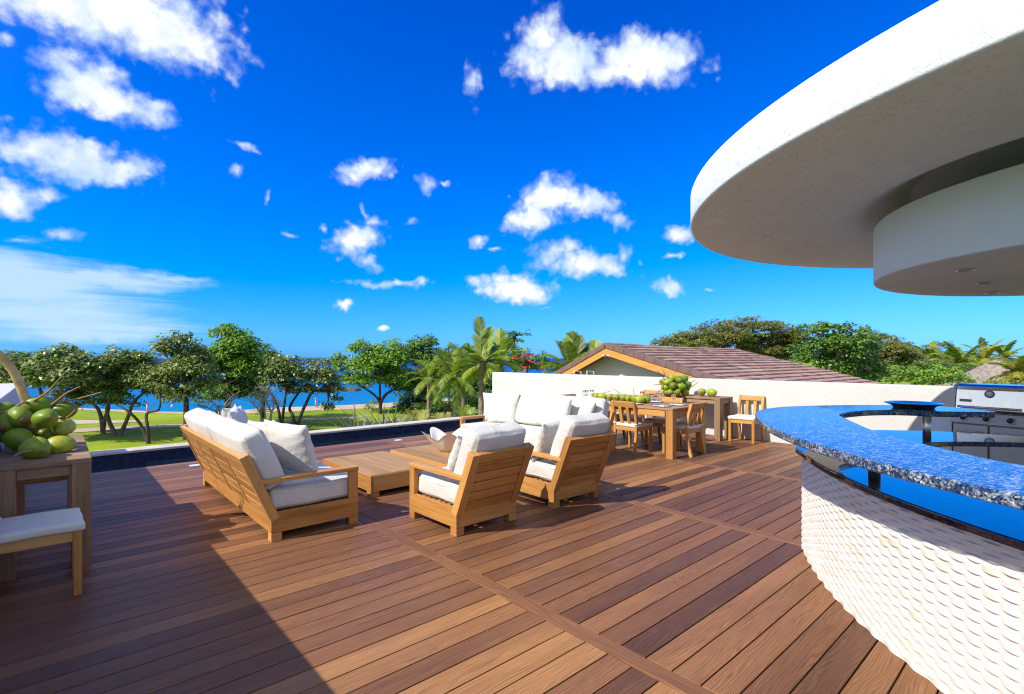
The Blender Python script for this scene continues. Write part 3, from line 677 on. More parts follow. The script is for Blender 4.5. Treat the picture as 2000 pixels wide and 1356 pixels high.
mb.lathe([(.042, 0), (.045, .01), (.036, .014), (.034, .008), (.001, .008)], 28, MT); th = mb.build('thermometer', M['steel_dark'], lid)
mb = MB(); mb.lathe([(.033, .0085), (.033, .010), (.001, .010)], 24, MT); mb.build('dial', M['white'], th)
mb = MB(); mb.box(.07, .18, 0.006, 0.02, .985, 1.015); mb.build('badge', M['steel_dark'], lid)
gw = thing('masonry_pier', 'grey plastered pier beside the stainless grill', 'pier', (8.10, 1.07, 0), math.atan2(-.976, -.218))
mb = MB(); mb.box(-.24, -.012, .03, .62, 0, .86); mb.build('pier', M['plaster'], gw, bevel=.006)

# ------------------------------------------------------------------ cushions
def soft_box(w, d, h, bulge=.02, rnd=.035, n=22, wr=.0075, seed=0):
    """box cushion with rounded edges, slight crown and wrinkles, base at z 0"""
    mb = MB(); rng = random.Random(seed); ph = [rng.uniform(0, 6.3) for _ in range(8)]
    def shape(p):
        x, y, z = p; hx, hy, hz = w / 2, d / 2, h / 2
        cxx = max(-hx + rnd, min(hx - rnd, x)); cy = max(-hy + rnd, min(hy - rnd, y)); cz = max(-hz + rnd, min(hz - rnd, z))
        v = Vector((x - cxx, y - cy, z - cz))
        if v.length > 1e-9: v = v.normalized() * rnd
        q = Vector((cxx, cy, cz)) + v
        fx = 1 - (x / hx) ** 2; fy = 1 - (y / hy) ** 2; fz = 1 - (z / hz) ** 2
        q.z += (z / hz) * bulge * max(0, fx) ** .6 * max(0, fy) ** .6; q.y += (y / hy) * bulge * .5 * max(0, fx) ** .6 * max(0, fz) ** .6; q.x += (x / hx) * bulge * .5 * max(0, fy) ** .6 * max(0, fz) ** .6
        wv = wr * (math.sin(9 * x + 5 * y + ph[0]) * math.sin(7 * y + 11 * z + ph[1]) + .6 * math.sin(23 * x + 4 * z + ph[2]) * math.sin(17 * y + ph[3]))
        q += q.normalized() * wv; q.z += hz; return q
    def ticks(a, k): 
        e = [-a, -a + rnd * .3, -a + rnd * .65, -a + rnd]; m = np.linspace(-a + rnd, a - rnd, k)[1:-1]; return e + list(m) + [-t for t in e[::-1]]
    X, Y, Z = ticks(w / 2, max(4, int(w * n))), ticks(d / 2, max(4, int(d * n))), ticks(h / 2, 4)
    def grid(A, B, fn, flip):
        b = len(mb.v)
        for a in A:
            for c in B: mb.v.append(tuple(shape(fn(a, c))))
        nb = len(B)
        for i in range(len(A) - 1):
            for j in range(nb - 1):
                q = [b + i * nb + j, b + (i + 1) * nb + j, b + (i + 1) * nb + j + 1, b + i * nb + j + 1]
                mb.face(q[::-1] if flip else q, [(0, 0)] * 4, .5, True)
    grid(X, Y, lambda a, c: (a, c, h / 2), False); grid(X, Y, lambda a, c: (a, c, -h / 2), True)
    grid(X, Z, lambda a, c: (a, -d / 2, c), False); grid(X, Z, lambda a, c: (a, d / 2, c), True)
    grid(Y, Z, lambda a, c: (w / 2, a, c), False); grid(Y, Z, lambda a, c: (-w / 2, a, c), True)
    return mb
def weld(o, d=.0006):
    bm = bmesh.new(); bm.from_mesh(o.data); bmesh.ops.remove_doubles(bm, verts=bm.verts, dist=d); bmesh.ops.recalc_face_normals(bm, faces=bm.faces); bm.to_mesh(o.data); bm.free(); return o
def piping(mb, w, d, z, rnd=.03, r=.005):
    pts = []
    for sx, sy, a0 in ((1, 1, 0), (-1, 1, 90), (-1, -1, 180), (1, -1, 270)):
        for a in (0, 30, 60, 90): pts.append((sx * (w / 2 - rnd) + rnd * math.cos(R(a0 + a)), sy * (d / 2 - rnd) + rnd * math.sin(R(a0 + a)), z))
    pts.append(pts[0]); mb.tube(pts, r * 1.2, 6, caps=False)
def cushion(name, w, d, h, parent, mtx, seed, mat='cushion', bulge=.02, pipe=True):
    o = weld(soft_box(w, d, h, bulge, min(.04, h * .3), seed=seed).build(name, M[mat], parent)); o.matrix_local = mtx
    if pipe:
        mb = MB(); piping(mb, w - .006, d - .006, h - .035); piping(mb, w - .006, d - .006, .035); mb.build('piping', M[mat], o)
    return o
def pillow(label, x, y, z, yaw, tilt, roll=0, s=.52, seed=0, grp='throw pillows on the sofas and armchairs'):
    rng = random.Random(seed); n = 26; mb = MB(); ph = [rng.uniform(0, 6.28) for _ in range(6)]; T = .085
    b0 = 0
    for side in (1, -1):
        b = len(mb.v)
        for i in range(n + 1):
            for j in range(n + 1):
                u = -1 + 2 * i / n; v = -1 + 2 * j / n
                pin = 1 - .075 * (1 - abs(u) ** 2.0) * abs(v) ** 2 ; pin2 = 1 - .075 * (1 - abs(v) ** 2.0) * abs(u) ** 2
                th = T * (max(0, 1 - abs(u) ** 2.6) * max(0, 1 - abs(v) ** 2.6)) ** .55
                edge = (abs(u) ** 3 + abs(v) ** 3) * .5
                wr = .008 * edge * (math.sin(14 * u + 9 * v + ph[0]) + math.sin(17 * v - 6 * u + ph[1])) * min(1, th / .02)
                sag = -.02 * (1 - u * u) * (1 if v > .6 else 0) * (v - .6)
                mb.v.append((u * pin2 * s / 2, side * (th + wr) + .012 * math.sin(2.2 * u + ph[2]) * math.sin(2 * v + ph[3]), v * pin * s / 2 + sag))
        for i in range(n):
            for j in range(n):
                q = [b + i * (n + 1) + j, b + (i + 1) * (n + 1) + j, b + (i + 1) * (n + 1) + j + 1, b + i * (n + 1) + j + 1]
                mb.face(q if side < 0 else q[::-1], [(0, 0)] * 4, .5, True)
    o = weld(mb.build('throw_pillow', M['cushion'])); o.location = (x, y, z)
    o.rotation_euler = (Matrix.Rotation(yaw, 4, 'Z') @ Matrix.Rotation(tilt, 4, 'X') @ Matrix.Rotation(roll, 4, 'Y')).to_euler()
    return tag(o, label, 'pillow', grp)

# ------------------------------------------------------------------ lounge seats
def lounge(name, label, cat, W, D, loc, rz, bays, ncush, seed, group=None):
    """faces +y; base frame, leaning slatted back, board arms"""
    t = thing(name, label, cat, loc, rz, group); hw, hd = W / 2, D / 2; T = M['teak']; th = .035
    mb = MB()
    mb.box(-hw, -hw + th, -hd, hd, .07, .237); mb.box(hw - th, hw, -hd, hd, .07, .237)
    mb.box(-hw + th + .001, hw - th - .001, -hd, -hd + th, .07, .236); mb.box(-hw + th + .001, hw - th - .001, hd - th, hd, .07, .236)
    k = int(W / .12)
    for i in range(9): yy = -hd + .06 + i * (D - .12) / 8; mb.box(-hw + th, hw - th, yy - .025, yy + .025, .20, .222)
    mb.build('frame', T, t, bevel=.004)
    for sx in (-1, 1):
        for sy in (-1, 1):
            mb = MB(); x0, x1 = sorted((sx * hw, sx * (hw - .085))); y0, y1 = sorted((sy * hd, sy * (hd - .085)))
            mb.box(x0, x1, y0, y1, 0, .069); mb.build('leg', T, t, bevel=.004)
    # back: built upright at z 0 then leaned
    lean = math.atan2(.225, .52); BH = .565
    A = Matrix.Translation((0, -hd + .03, .21)) @ Matrix.Rotation(lean, 4, 'X')
    mb = MB(); nb = bays; st = .075
    xs = np.linspace(-hw, hw - st, nb + 1)
    for i, x in enumerate(xs):
        if 0 < i < nb: mb.box(x, x + st, -.04, .0, .0, BH - .085, A)
        else: mb.box(x - (.003 if i == 0 else -.001), x + st + (.003 if i == nb else -.001), -.045, .03, -.03, BH, A)
    mb.box(-hw + st + .001, hw - st - .001, -.042, -.002, BH - .083, BH - .001, A)
    ns = 5
    for i in range(nb):
        x0, x1 = xs[i] + st + .002, xs[i + 1] - .002
        for s in range(ns):
            z0 = .0 + s * (BH - .088) / ns; mb.box(x0, x1, -.036, -.008, z0 + .005, z0 + (BH - .088) / ns - .004, A)
    mb.build('backrest', T, t, bevel=.003)
    for sx in (-1, 1):
        mb = MB(); x0, x1 = sorted((sx * hw, sx * (hw - .085)))
        mb.box(x0 - .005, x1 + .005, -hd - .10, hd + .003, .482, .517); x2, x3 = sorted((sx * hw, sx * (hw - .045))); mb.box(x2, x3, hd - .085, hd - .001, .238, .481)
        mb.build('armrest', T, t, bevel=.005)
    iw = W - .10
    cushion('seat_cushion', iw, D + .02, .175, t, Matrix.Translation((0, .015, .238)), seed, bulge=.012)
    cw = iw / ncush
    for i in range(ncush):
        mtx = Matrix.Translation((0, -hd + .03, .21)) @ Matrix.Rotation(lean, 4, 'X') @ Matrix.Translation((-iw / 2 + cw * (i + .5), .03, .19 + .255)) @ Matrix.Rotation(R(-90), 4, 'X') 
        cushion('back_cushion', cw - .008, .50, .185, t, mtx, seed + 5 + i, bulge=.03)
    return t
GS = 'teak lounge seats with ivory cushions'
lounge('sofa', 'long teak sofa seen from behind, back to the left parapet', 'sofa', 2.56, .75, (1.69, 5.69, 0), R(-90), 4, 2, 11, GS)
lounge('sofa', 'long teak sofa facing the camera side, set before the dining table', 'sofa', 2.45, .75, (5.43, 5.74, 0), R(90), 4, 2, 31, GS)
lounge('armchair', 'teak armchair nearest the camera, back turned, beside the low table', 'armchair', .69, .74, (2.85, 3.885, 0), R(1), 1, 1, 41, GS)
lounge('armchair', 'teak armchair with its back turned, nearer to the bar and dining table', 'armchair', .69, .74, (4.07, 3.885, 0), R(-2), 1, 1, 51, GS)
pillow('large ivory pillow at the near end of the left sofa', 1.63, 4.86, .675, R(-68), R(20), R(3), .54, 1)
pillow('ivory pillow half hidden behind the near pillow of the left sofa', 1.60, 5.36, .66, R(-78), R(22), R(-4), .52, 2)
pillow('ivory pillow with raised corner at the far end of the left sofa', 1.58, 6.42, .70, R(-112), R(18), R(5), .52, 3)
pillow('ivory pillow against the far arm of the left sofa', 1.62, 6.70, .69, R(-125), R(16), R(-3), .5, 4)
pillow('square ivory pillow facing front at the far end of the dining side sofa', 5.62, 6.50, .665, R(112), R(17), R(-2), .54, 5)
pillow('ivory pillow behind the square one against the far sofa arm', 5.70, 6.76, .67, R(125), R(15), R(4), .52, 6)
pillow('ivory pillow turned sideways in the near half of the dining side sofa', 5.62, 5.18, .665, R(60), R(18), R(4), .52, 7)
pillow('ivory pillow nearest the near arm of the dining side sofa', 5.74, 4.86, .665, R(66), R(16), R(-5), .52, 8)
pillow('ivory pillow leaning in the armchair nearest the camera', 2.86, 3.80, .62, R(3), R(23), R(2), .42, 9)
pillow('ivory pillow leaning in the armchair beside the bar side', 3.98, 3.84, .635, R(12), R(24), R(-6), .46, 10)

# ------------------------------------------------------------------ coffee tables, bowl
def low_table(label, x0, x1, y0, y1):
    cx, cy = (x0 + x1) / 2, (y0 + y1) / 2; t = thing('coffee_table', label, 'coffee table', (cx, cy, 0), 0, 'low teak block tables'); hw, hl = (x1 - x0) / 2, (y1 - y0) / 2; zt = .235
    mb = MB(); n = 6; wd = (2 * hw - .012) / n
    for i in range(n): mb.box(-hw + .006 + i * wd, -hw + .006 + (i + 1) * wd - .0015, -hl + .04, hl - .04, zt - .03, zt)
    mb.box(-hw + .006, hw - .006, -hl + .006, -hl + .039, zt - .03, zt); mb.box(-hw + .006, hw - .006, hl - .039, hl - .006, zt - .03, zt); mb.build('tabletop', M['teak_dark'], t, bevel=.002)
    mb = MB(); s = .03
    mb.box(-hw, -hw + s, -hl, hl, .06, zt - .004); mb.box(hw - s, hw, -hl, hl, .06, zt - .004); mb.box(-hw + s + .001, hw - s - .001, -hl, -hl + s, .06, zt - .005); mb.box(-hw + s + .001, hw - s - .001, hl - s, hl, .06, zt - .005)
    mb.build('apron', M['teak'], t, bevel=.003)
    for sx in (-1, 1):
        for sy in (-1, 1):
            mb = MB(); a, b = sorted((sx * hw, sx * (hw - .1))); c, d = sorted((sy * hl, sy * (hl - .1))); mb.box(a, b, c, d, 0, .059); mb.build('leg', M['teak'], t, bevel=.003)
    return t
low_table('bare low teak table beside the left sofa', 2.53, 3.36, 5.10, 6.41)
low_table('low teak table carrying the fluted white bowl', 3.47, 4.32, 5.05, 6.41)
bowl = thing('fluted_bowl', 'large fluted ivory bowl with wavy rim on the low table', 'bowl', (4.03, 5.80, .2365), R(20))
def flute(a, r, z):
    k = max(0, (r - .12) / .2); w = math.cos(5 * a) * k
    return r * (1 + .20 * w) , z + .055 * w * k
pr = [(.01, .001), (.10, .001), (.13, .006), (.175, .05), (.225, .11), (.275, .17), (.315, .225), (.322, .23), (.31, .226), (.265, .172), (.215, .115), (.165, .06), (.12, .02), (.01, .016)]
mb = MB(); mb.lathe(pr, 90, fn=flute); mb.build('bowl', M['bowl'], bowl)

# ------------------------------------------------------------------ dining chairs, table, consoles
def make_chair(label, loc, rz, grp):
    t = thing('dining_chair', label, 'chair', loc, rz, grp); T = M['teak']
    for sx in (-1, 1):
        x0, x1 = sorted((sx * .225, sx * .182))
        mb = MB(); mb.box(x0, x1, .18, .222, 0, .405); mb.build('leg', T, t, bevel=.004)
        mb = MB(); c = [(-.285, 0), (-.245, .15), (-.222, .30), (-.216, .44), (-.235, .60), (-.292, .815)]
        poly = c + [(y + .046, z) for y, z in c[::-1]]; mb.prism(poly, x0, x1, 0); mb.build('leg', T, t, bevel=.004)
    mb = MB(); mb.box(-.181, .181, .185, .215, .345, .405); mb.box(-.181, .181, -.21, -.18, .345, .405)
    for sx in (-1, 1): a, b = sorted((sx * .215, sx * .19)); mb.box(a, b, -.169, .179, .345, .404)
    mb.build('seat_frame', T, t, bevel=.003)
    mb = MB(); lean = math.atan2(.057, .215); A = Matrix.Translation((0, -.212, .60)) @ Matrix.Rotation(lean, 4, 'X')
    mb.box(-.181, .181, -.018, .016, .128, .219, A)
    B2 = Matrix.Translation((0, -.193, .44)) @ Matrix.Rotation(math.atan2(.065, .29), 4, 'X')
    for x in (-.095, .045): mb.box(x, x + .055, -.012, .012, -.035, .292, B2)
    mb.build('backrest', T, t, bevel=.003)
    cushion('seat_pad', .45, .44, .055, t, Matrix.Translation((0, .01, .4065)), 3, 'seat_pad', .008, False)
    for sx in (-1, 1): mb = MB(); mb.box(sx * .203 - .026, sx * .203 + .026, -.229, -.165, .452, .468); mb.build('tie', M['tie'], t)
    return t
GC = 'teak dining chairs with grey seat pads'
ch = make_chair('teak chair on the sofa side of the dining table, slatted back fully in view', (7.02, 4.90, 0), R(-90), GC)
for (x, y, rz, lab) in [
    (7.39, 4.23, 0, 'teak chair at the near head of the dining table, tilted side view'),
    (7.02, 5.62, R(-90), 'teak chair on the sofa side hidden mostly behind the sofa back'),
    (7.82, 4.84, R(90), 'teak chair on the wall side of the dining table, beside the plates'),
    (7.82, 5.62, R(90), 'teak chair on the wall side behind the table coconuts'),
    (7.28, 6.30, R(180), 'teak chair at the far head of the dining table with shaded back'),
    (9.30, 4.07, R(92), 'lone teak chair against the parapet right of the coconut console'),
    (9.28, 6.15, R(90), 'teak chair against the parapet behind the far end of the console'),
    (-.09, 4.465, R(-90), 'teak chair in the shade in front of the left console, pad in view'),
    (-.06, 6.66, R(-92), 'teak chair in the shade seen under the left console')]: dup(ch, (x, y, 0), rz, lab)
tb = thing('dining_table', 'long teak dining table laid with plates and green coconuts', 'table', (7.30, 5.17, 0))
mb = MB(); n = 7; wd = 1.0 / n
for i in range(n): mb.box(-.5 + i * wd, -.5 + (i + 1) * wd - .002, -1.12, 1.12, .724, .754)
mb.build('tabletop', M['teak_dark'], tb, bevel=.003)
mb = MB(); mb.box(-.485, -.46, -.98, .98, .62, .722); mb.box(.46, .485, -.98, .98, .62, .722); mb.box(-.37, .37, -1.105, -1.08, .62, .722); mb.box(-.37, .37, 1.08, 1.105, .62, .722); mb.build('apron', M['teak'], tb, bevel=.003)
for sx in (-1, 1):
    for sy in (-1, 1): mb = MB(); a, b = sorted((sx * .495, sx * .385)); c, d = sorted((sy * 1.115, sy * 1.0)); mb.box(a, b, c, d, 0, .7225); mb.build('leg', M['teak'], tb, bevel=.004)
def console(label, cx, cy):
    t = thing('console_table', label, 'console', (cx, cy, 0), 0, 'weathered teak console tables'); hw, hl = .255, .755
    mb = MB(); n = 8; wd = 2 * hl / n
    for i in range(n): mb.box(-hw, hw, -hl + i * wd, -hl + (i + 1) * wd - .003, .742, .778)
    mb.build('tabletop', M['grey_teak'], t, bevel=.003)
    mb = MB(); mb.box(-hw + .02, -hw + .045, -hl + .115, hl - .115, .665, .730); mb.box(hw - .045, hw - .02, -hl + .115, hl - .115, .665, .730)
    for sy in (-1, 1): a, b = sorted((sy * (hl - .02), sy * (hl - .045))); mb.box(-hw + .115, hw - .115, a, b, .665, .740)
    mb.build('apron', M['grey_teak'], t, bevel=.003)
    for sx in (-1, 1):
        for sy in (-1, 1): mb = MB(); a, b = sorted((sx * (hw - .001), sx * (hw - .112))); c, d = sorted((sy * (hl - .001), sy * (hl - .112))); mb.box(a, b, c, d, 0, .7415); mb.build('leg', M['grey_teak'], t, bevel=.004)
    return t
console('weathered console in the shade by the left parapet, under the big coconuts', -.052, 5.575)
console('weathered console against the white parapet behind the dining table', 9.24, 5.155)

# ------------------------------------------------------------------ coconuts
def coco_mat():
    t = NT('green_coconut'); ob = t.obj(); tone = t.tone(); oi = t.n('ObjectInfo').outputs['Random']
    n = t.noise(ob, 14, 5, 0.6); n2 = t.noise(ob, 60, 3)
    c = t.ramp(t.math('ADD', t.math('MULTIPLY', n, .55), t.math('MULTIPLY', oi, .5)), [(0.2, (0.09, 0.17, 0.006)), (0.5, (0.19, 0.28, 0.010)), (0.72, (0.36, 0.40, 0.03)), (.88, (0.42, 0.31, 0.07))])
    z = t.n('SeparateXYZ', Vector=ob).outputs[2]
    tip = t.math('MULTIPLY', t.math('SUBTRACT', t.math('ADD', t.math('ABSOLUTE', z), t.math('MULTIPLY', n, .06)), .105), 14, clamp=True)
    c = t.mix(t.math('MULTIPLY', tip, .8), c, (0.20, 0.10, 0.035))
    c = t.mix(t.math('MULTIPLY', t.math('GREATER_THAN', n2, .6), .45), c, (0.12, 0.08, 0.03))
    t.set(Base=c, Roughness=.42, Spec=.35); t.bump(n, .15, .01); return t.m
M['coco'] = coco_mat(); M['calyx'] = plain('brown_calyx', (0.20, 0.12, 0.05), .8); M['stalk'] = plain('tan_stalk', (0.50, 0.35, 0.13), .6, var=.2, scale=12); M['twig'] = plain('tan_twig', (0.30, 0.19, 0.09), .8)
def tri(a, r, z): return r * (1 + .05 * math.cos(3 * a)), z
def coco_mesh():
    mb = MB(); L = .112; pr = []
    for i in range(15):
        u = math.pi * i / 14; z = -L * math.cos(u); r = .083 * math.sin(u) ** .9 * (1 + .10 * math.cos(u)); pr.append((max(r, .0015), z + (.012 if i == 14 else 0)))
    mb.lathe(pr, 28, fn=tri); o = mb.build('coconut', M['coco']); me = o.data; bpy.data.objects.remove(o)
    mb = MB(); mb.lathe([(.001, -.118), (.012, -.118), (.03, -.109), (.034, -.101), (.028, -.102), (.001, -.108)], 12); o = mb.build('calyx', M['calyx']); m2 = o.data; bpy.data.objects.remove(o)
    return me, m2
CM, CALM = coco_mesh()
def coconut(loc, rot, s=1.0, parent=None, label=None, grp=None):
    o = link('coconut', CM, parent); o.location = loc; o.rotation_euler = rot; o.scale = (s, s, s)
    if label: tag(o, label, 'coconut', grp)
    link('calyx', CALM, o); return o
def face_rot(yaw, pitch=90, roll=0): return (Matrix.Rotation(R(yaw), 4, 'Z') @ Matrix.Rotation(R(pitch), 4, 'Y') @ Matrix.Rotation(R(roll), 4, 'Z')).to_euler()
b1 = thing('coconut_bunch', 'large bunch of green coconuts with a thick pale stalk on the left console', 'coconuts', (-.05, 5.2, .778))
o1 = b1.location
def crop(x, y): return x * .1843, 660 + y * .1843
for (x, y, d, yaw, pitch, s) in [(380, 1175, 3.72, -25, 92, 1.08), (640, 1140, 3.92, 20, 84, .92), (195, 1075, 3.86, -30, 96, 1.05), (490, 1015, 4.05, -60, 78, .9), (670, 950, 4.1, -75, 100, .95), (200, 965, 4.15, 10, 90, .95),
                          (60, 910, 3.95, 120, 80, .98), (205, 835, 3.98, 150, 75, 1.05), (485, 855, 3.93, -35, 82, .98), (670, 770, 4.22, 15, 75, .98), (425, 712, 4.15, -140, 82, .98), (20, 775, 4.3, 30, 70, .9), (330, 940, 4.2, 60, 60, .9), (20, 1020, 4.25, 90, 90, .9), (540, 950, 4.25, 0, 90, .9), (560, 1060, 4.22, 40, 90, .9)]:
    p = at(*crop(x, y), d); coconut(p - o1, face_rot(yaw - 41, pitch, random.uniform(0, 120)), s * random.uniform(.88, .96), b1)
pts = [at(*crop(x, y), d) - o1 for x, y, d in ((330, 960, 4.15), (300, 760, 4.12), (270, 650, 4.1), (215, 510, 4.08), (150, 370, 4.05), (60, 250, 4.0), (-20, 170, 3.95), (-160, 60, 3.9))]
mb = MB(); mb.tube(spline(pts, 5), list(np.linspace(.036, .026, 36)), 12); mb.build('stalk', M['stalk'], b1)
for tw in ([(320, 680, 4.1), (390, 650, 4.08), (520, 560, 4.06), (590, 480, 4.05), (690, 370, 4.02)], [(420, 760, 4.15), (545, 710, 4.15), (700, 590, 4.12), (760, 560, 4.12), (850, 515, 4.1)], [(500, 760, 4.2), (630, 690, 4.2), (850, 640, 4.2), (1080, 575, 4.2)], [(300, 690, 4.1), (240, 690, 4.0), (90, 775, 3.95), (-30, 800, 3.9)],
           [(290, 640, 4.1), (265, 560, 4.1), (250, 440, 4.12)], [(600, 830, 4.1), (700, 850, 4.0), (800, 760, 4.0)], [(640, 690, 4.15), (660, 640, 4.14), (700, 590, 4.12)], [(330, 1200, 3.6), (210, 1220, 3.55), (150, 1255, 3.5)]):
    mb = MB(); pp = spline([at(*crop(x, y), d) - o1 for x, y, d in tw], 5); mb.tube(pp, list(np.linspace(.011, .004, len(pp))), 7); mb.build('twig', M['twig'], b1)
b2 = thing('coconut_bunch', 'heap of green coconuts in a bunch on the console by the white parapet', 'coconuts', (9.2, 5.35, .778)); o2 = b2.location
for i, (x, y, d) in enumerate([(200, 325, 9.95), (270, 330, 9.8), (380, 325, 9.75), (515, 330, 9.85), (170, 235, 9.95), (235, 235, 10.1), (310, 222, 9.75), (455, 232, 9.75), (555, 195, 9.95), (140, 150, 10.05), (232, 150, 9.9), (305, 88, 10.0), (420, 110, 9.85), (500, 95, 10.05), (380, 170, 10.05), (545, 262, 10.0), (320, 280, 10.1)]):
    p = at(1280 + x * .1106, 730 + y * .1106, d); coconut(p - o2, face_rot(random.uniform(0, 360), random.uniform(60, 120)), .88 if y < 300 else .84, b2)
for tw in ([(1300, 742, 10), (1291, 733, 9.9), (1283, 722, 9.8)], [(1303, 740, 10), (1297, 728, 10), (1292, 719, 10)], [(1340, 752, 10), (1352, 746, 9.9), (1358, 742, 9.8)], [(1345, 760, 9.9), (1356, 752, 9.8), (1365, 746, 9.7)], [(1296, 750, 9.9), (1285, 751, 9.8), (1275, 752.5, 9.7)], [(1295, 758, 9.8), (1285, 766, 9.6), (1278, 772, 9.4)], [(1306, 740, 10.1), (1300, 731, 10.1), (1298, 724, 10.1)]):
    mb = MB(); pp = spline([at(*q) - o2 for q in tw], 4); mb.tube(pp, list(np.linspace(.010, .003, len(pp))), 6); mb.build('twig', M['twig'], b2)
mb = MB(); pp = [at(1306, 745, 10.0) - o2, at(1302, 734, 10.0) - o2, at(1299, 724, 10.0) - o2]; mb.tube(pp, [.03, .022, .004], 8); mb.build('stalk', M['stalk'], b2)
for (px, lab, yw) in ((1371, 'single green coconut lying on its side on the console beside the heap', 20), (1390.5, 'single green coconut at the right end of the console, end facing out', -100)):
    u = (px - CX) / F; d = 9.24 / (FW[0] + RT[0] * u); q = FW * d + RT * u * d; coconut((q[0], q[1], .778 + .076), face_rot(yw), .9, None, lab, 'single coconuts on the console')
dl = ['green coconut with brown end at the far end of the table row', 'green coconut second from the far end of the table row', 'green coconut third from the far end, partly covered by its neighbour', 'green coconut fourth from the far end, lying across', 'green coconut fifth from the far end, above the chair back', 'bright green coconut sixth from the far end, above the chair back', 'green coconut third from the near end of the table row', 'green coconut nearest the plates, in front of the row', 'green coconut behind the glasses at the near end of the row']
for i, (x, y) in enumerate([(430, 340), (550, 365), (700, 350), (820, 360), (960, 385), (1045, 388), (1165, 400), (1265, 422), (1360, 400)]):
    px = 1120 + x * .1033; u = (px - CX) / F; d = (7.26 + (-.06 if i == 7 else .05 if i == 8 else 0)) / (FW[0] + RT[0] * u); q = FW * d + RT * u * d
    s = .78; o = coconut((q[0], q[1], .755 + .084 * s), face_rot([60, -60, 30, 10, -20, 40, 80, -40, 100][i], 90), s, None, dl[i], 'coconuts in a row on the dining table')
    tw = {0: [(0, 0), (20, -6), (40, -12)], 4: [(0, -2), (-18, -16), (-30, -24)], 6: [(0, -3), (-3, -14), (-4, -27)]}.get(i)
    if tw:
        mb = MB(); pp = spline([at(px + a * .75, 740 + y * .1033 - 3 + b * .75, d) for a, b in tw], 5); mb.tube(pp, list(np.linspace(.007, .003, len(pp))), 6)
        so = mb.build('stem', M['twig']); so.parent = o; so.matrix_parent_inverse = (Matrix.Translation(o.location) @ o.rotation_euler.to_matrix().to_4x4() @ Matrix.Scale(s, 4)).inverted()

# ------------------------------------------------------------------ table ware
t = NT('clear_glass'); t.set(Base=(1, 1, 1), Roughness=.01); t.b.inputs['Transmission Weight'].default_value = 1.0; t.b.inputs['IOR'].default_value = 1.3; M['glass'] = t.m
pl = None
for (x, y, lab) in ((6.98, 4.34, 'white plate at the near corner of the dining table, sofa side'), (7.35, 4.27, 'white plate before the near head chair of the dining table'), (7.62, 4.86, 'white plate on the wall side of the dining table, before the nearer chair'), (7.02, 4.86, 'white plate before the slat backed chair on the sofa side'),
                    (7.0, 5.62, 'white plate before the hidden chair on the sofa side'), (7.62, 5.62, 'white plate behind the row of coconuts'), (7.28, 6.1, 'white plate at the far head of the dining table')):
    if pl is None:
        pl = thing('plate', lab, 'plate', (x, y, .7545), 0, 'white dinner plates on the dining table')
        mb = MB(); mb.lathe([(.01, .0005), (.08, .0005), (.135, .014), (.137, .017), (.085, .006), (.01, .005)], 40); mb.build('dish', M['china'], pl)
        mb = MB(); mb.box(-.075, .075, -.035, .035, .0065, .018, Matrix.Rotation(.5, 4, 'Z')); mb.build('napkin', M['tie'], pl, bevel=.004)
    else: dup(pl, (x, y, .7545), random.random(), lab)
gl = None
for (x, y, lab) in ((7.12, 4.62, 'clear stemmed glass nearest the sofa side of the table end'), (7.3, 4.58, 'clear stemmed glass at the middle of the near table end'), (7.5, 4.45, 'clear stemmed glass beside the plate of the near head chair'), (7.5, 5.05, 'clear stemmed glass on the wall side behind the coconuts'),
                    (6.95, 5.86, 'clear stemmed glass first in the far cluster'), (7.08, 5.92, 'clear stemmed glass in the middle of the far cluster'), (7.2, 5.9, 'clear stemmed glass last in the far cluster beside the coconuts')):
    if gl is None:
        gl = thing('wine_glass', lab, 'glass', (x, y, .7545), 0, 'stemmed glasses on the dining table')
        mb = MB(); mb.lathe([(.001, .0), (.034, .001), (.034, .003), (.006, .008), (.004, .02), (.004, .075), (.02, .085), (.034, .11), (.036, .14), (.031, .175), (.0295, .175), (.034, .14), (.032, .112), (.018, .089), (.001, .084)], 20); mb.build('bowl', M['glass'], gl)
    else: dup(gl, (x, y, .7545), 0, lab)

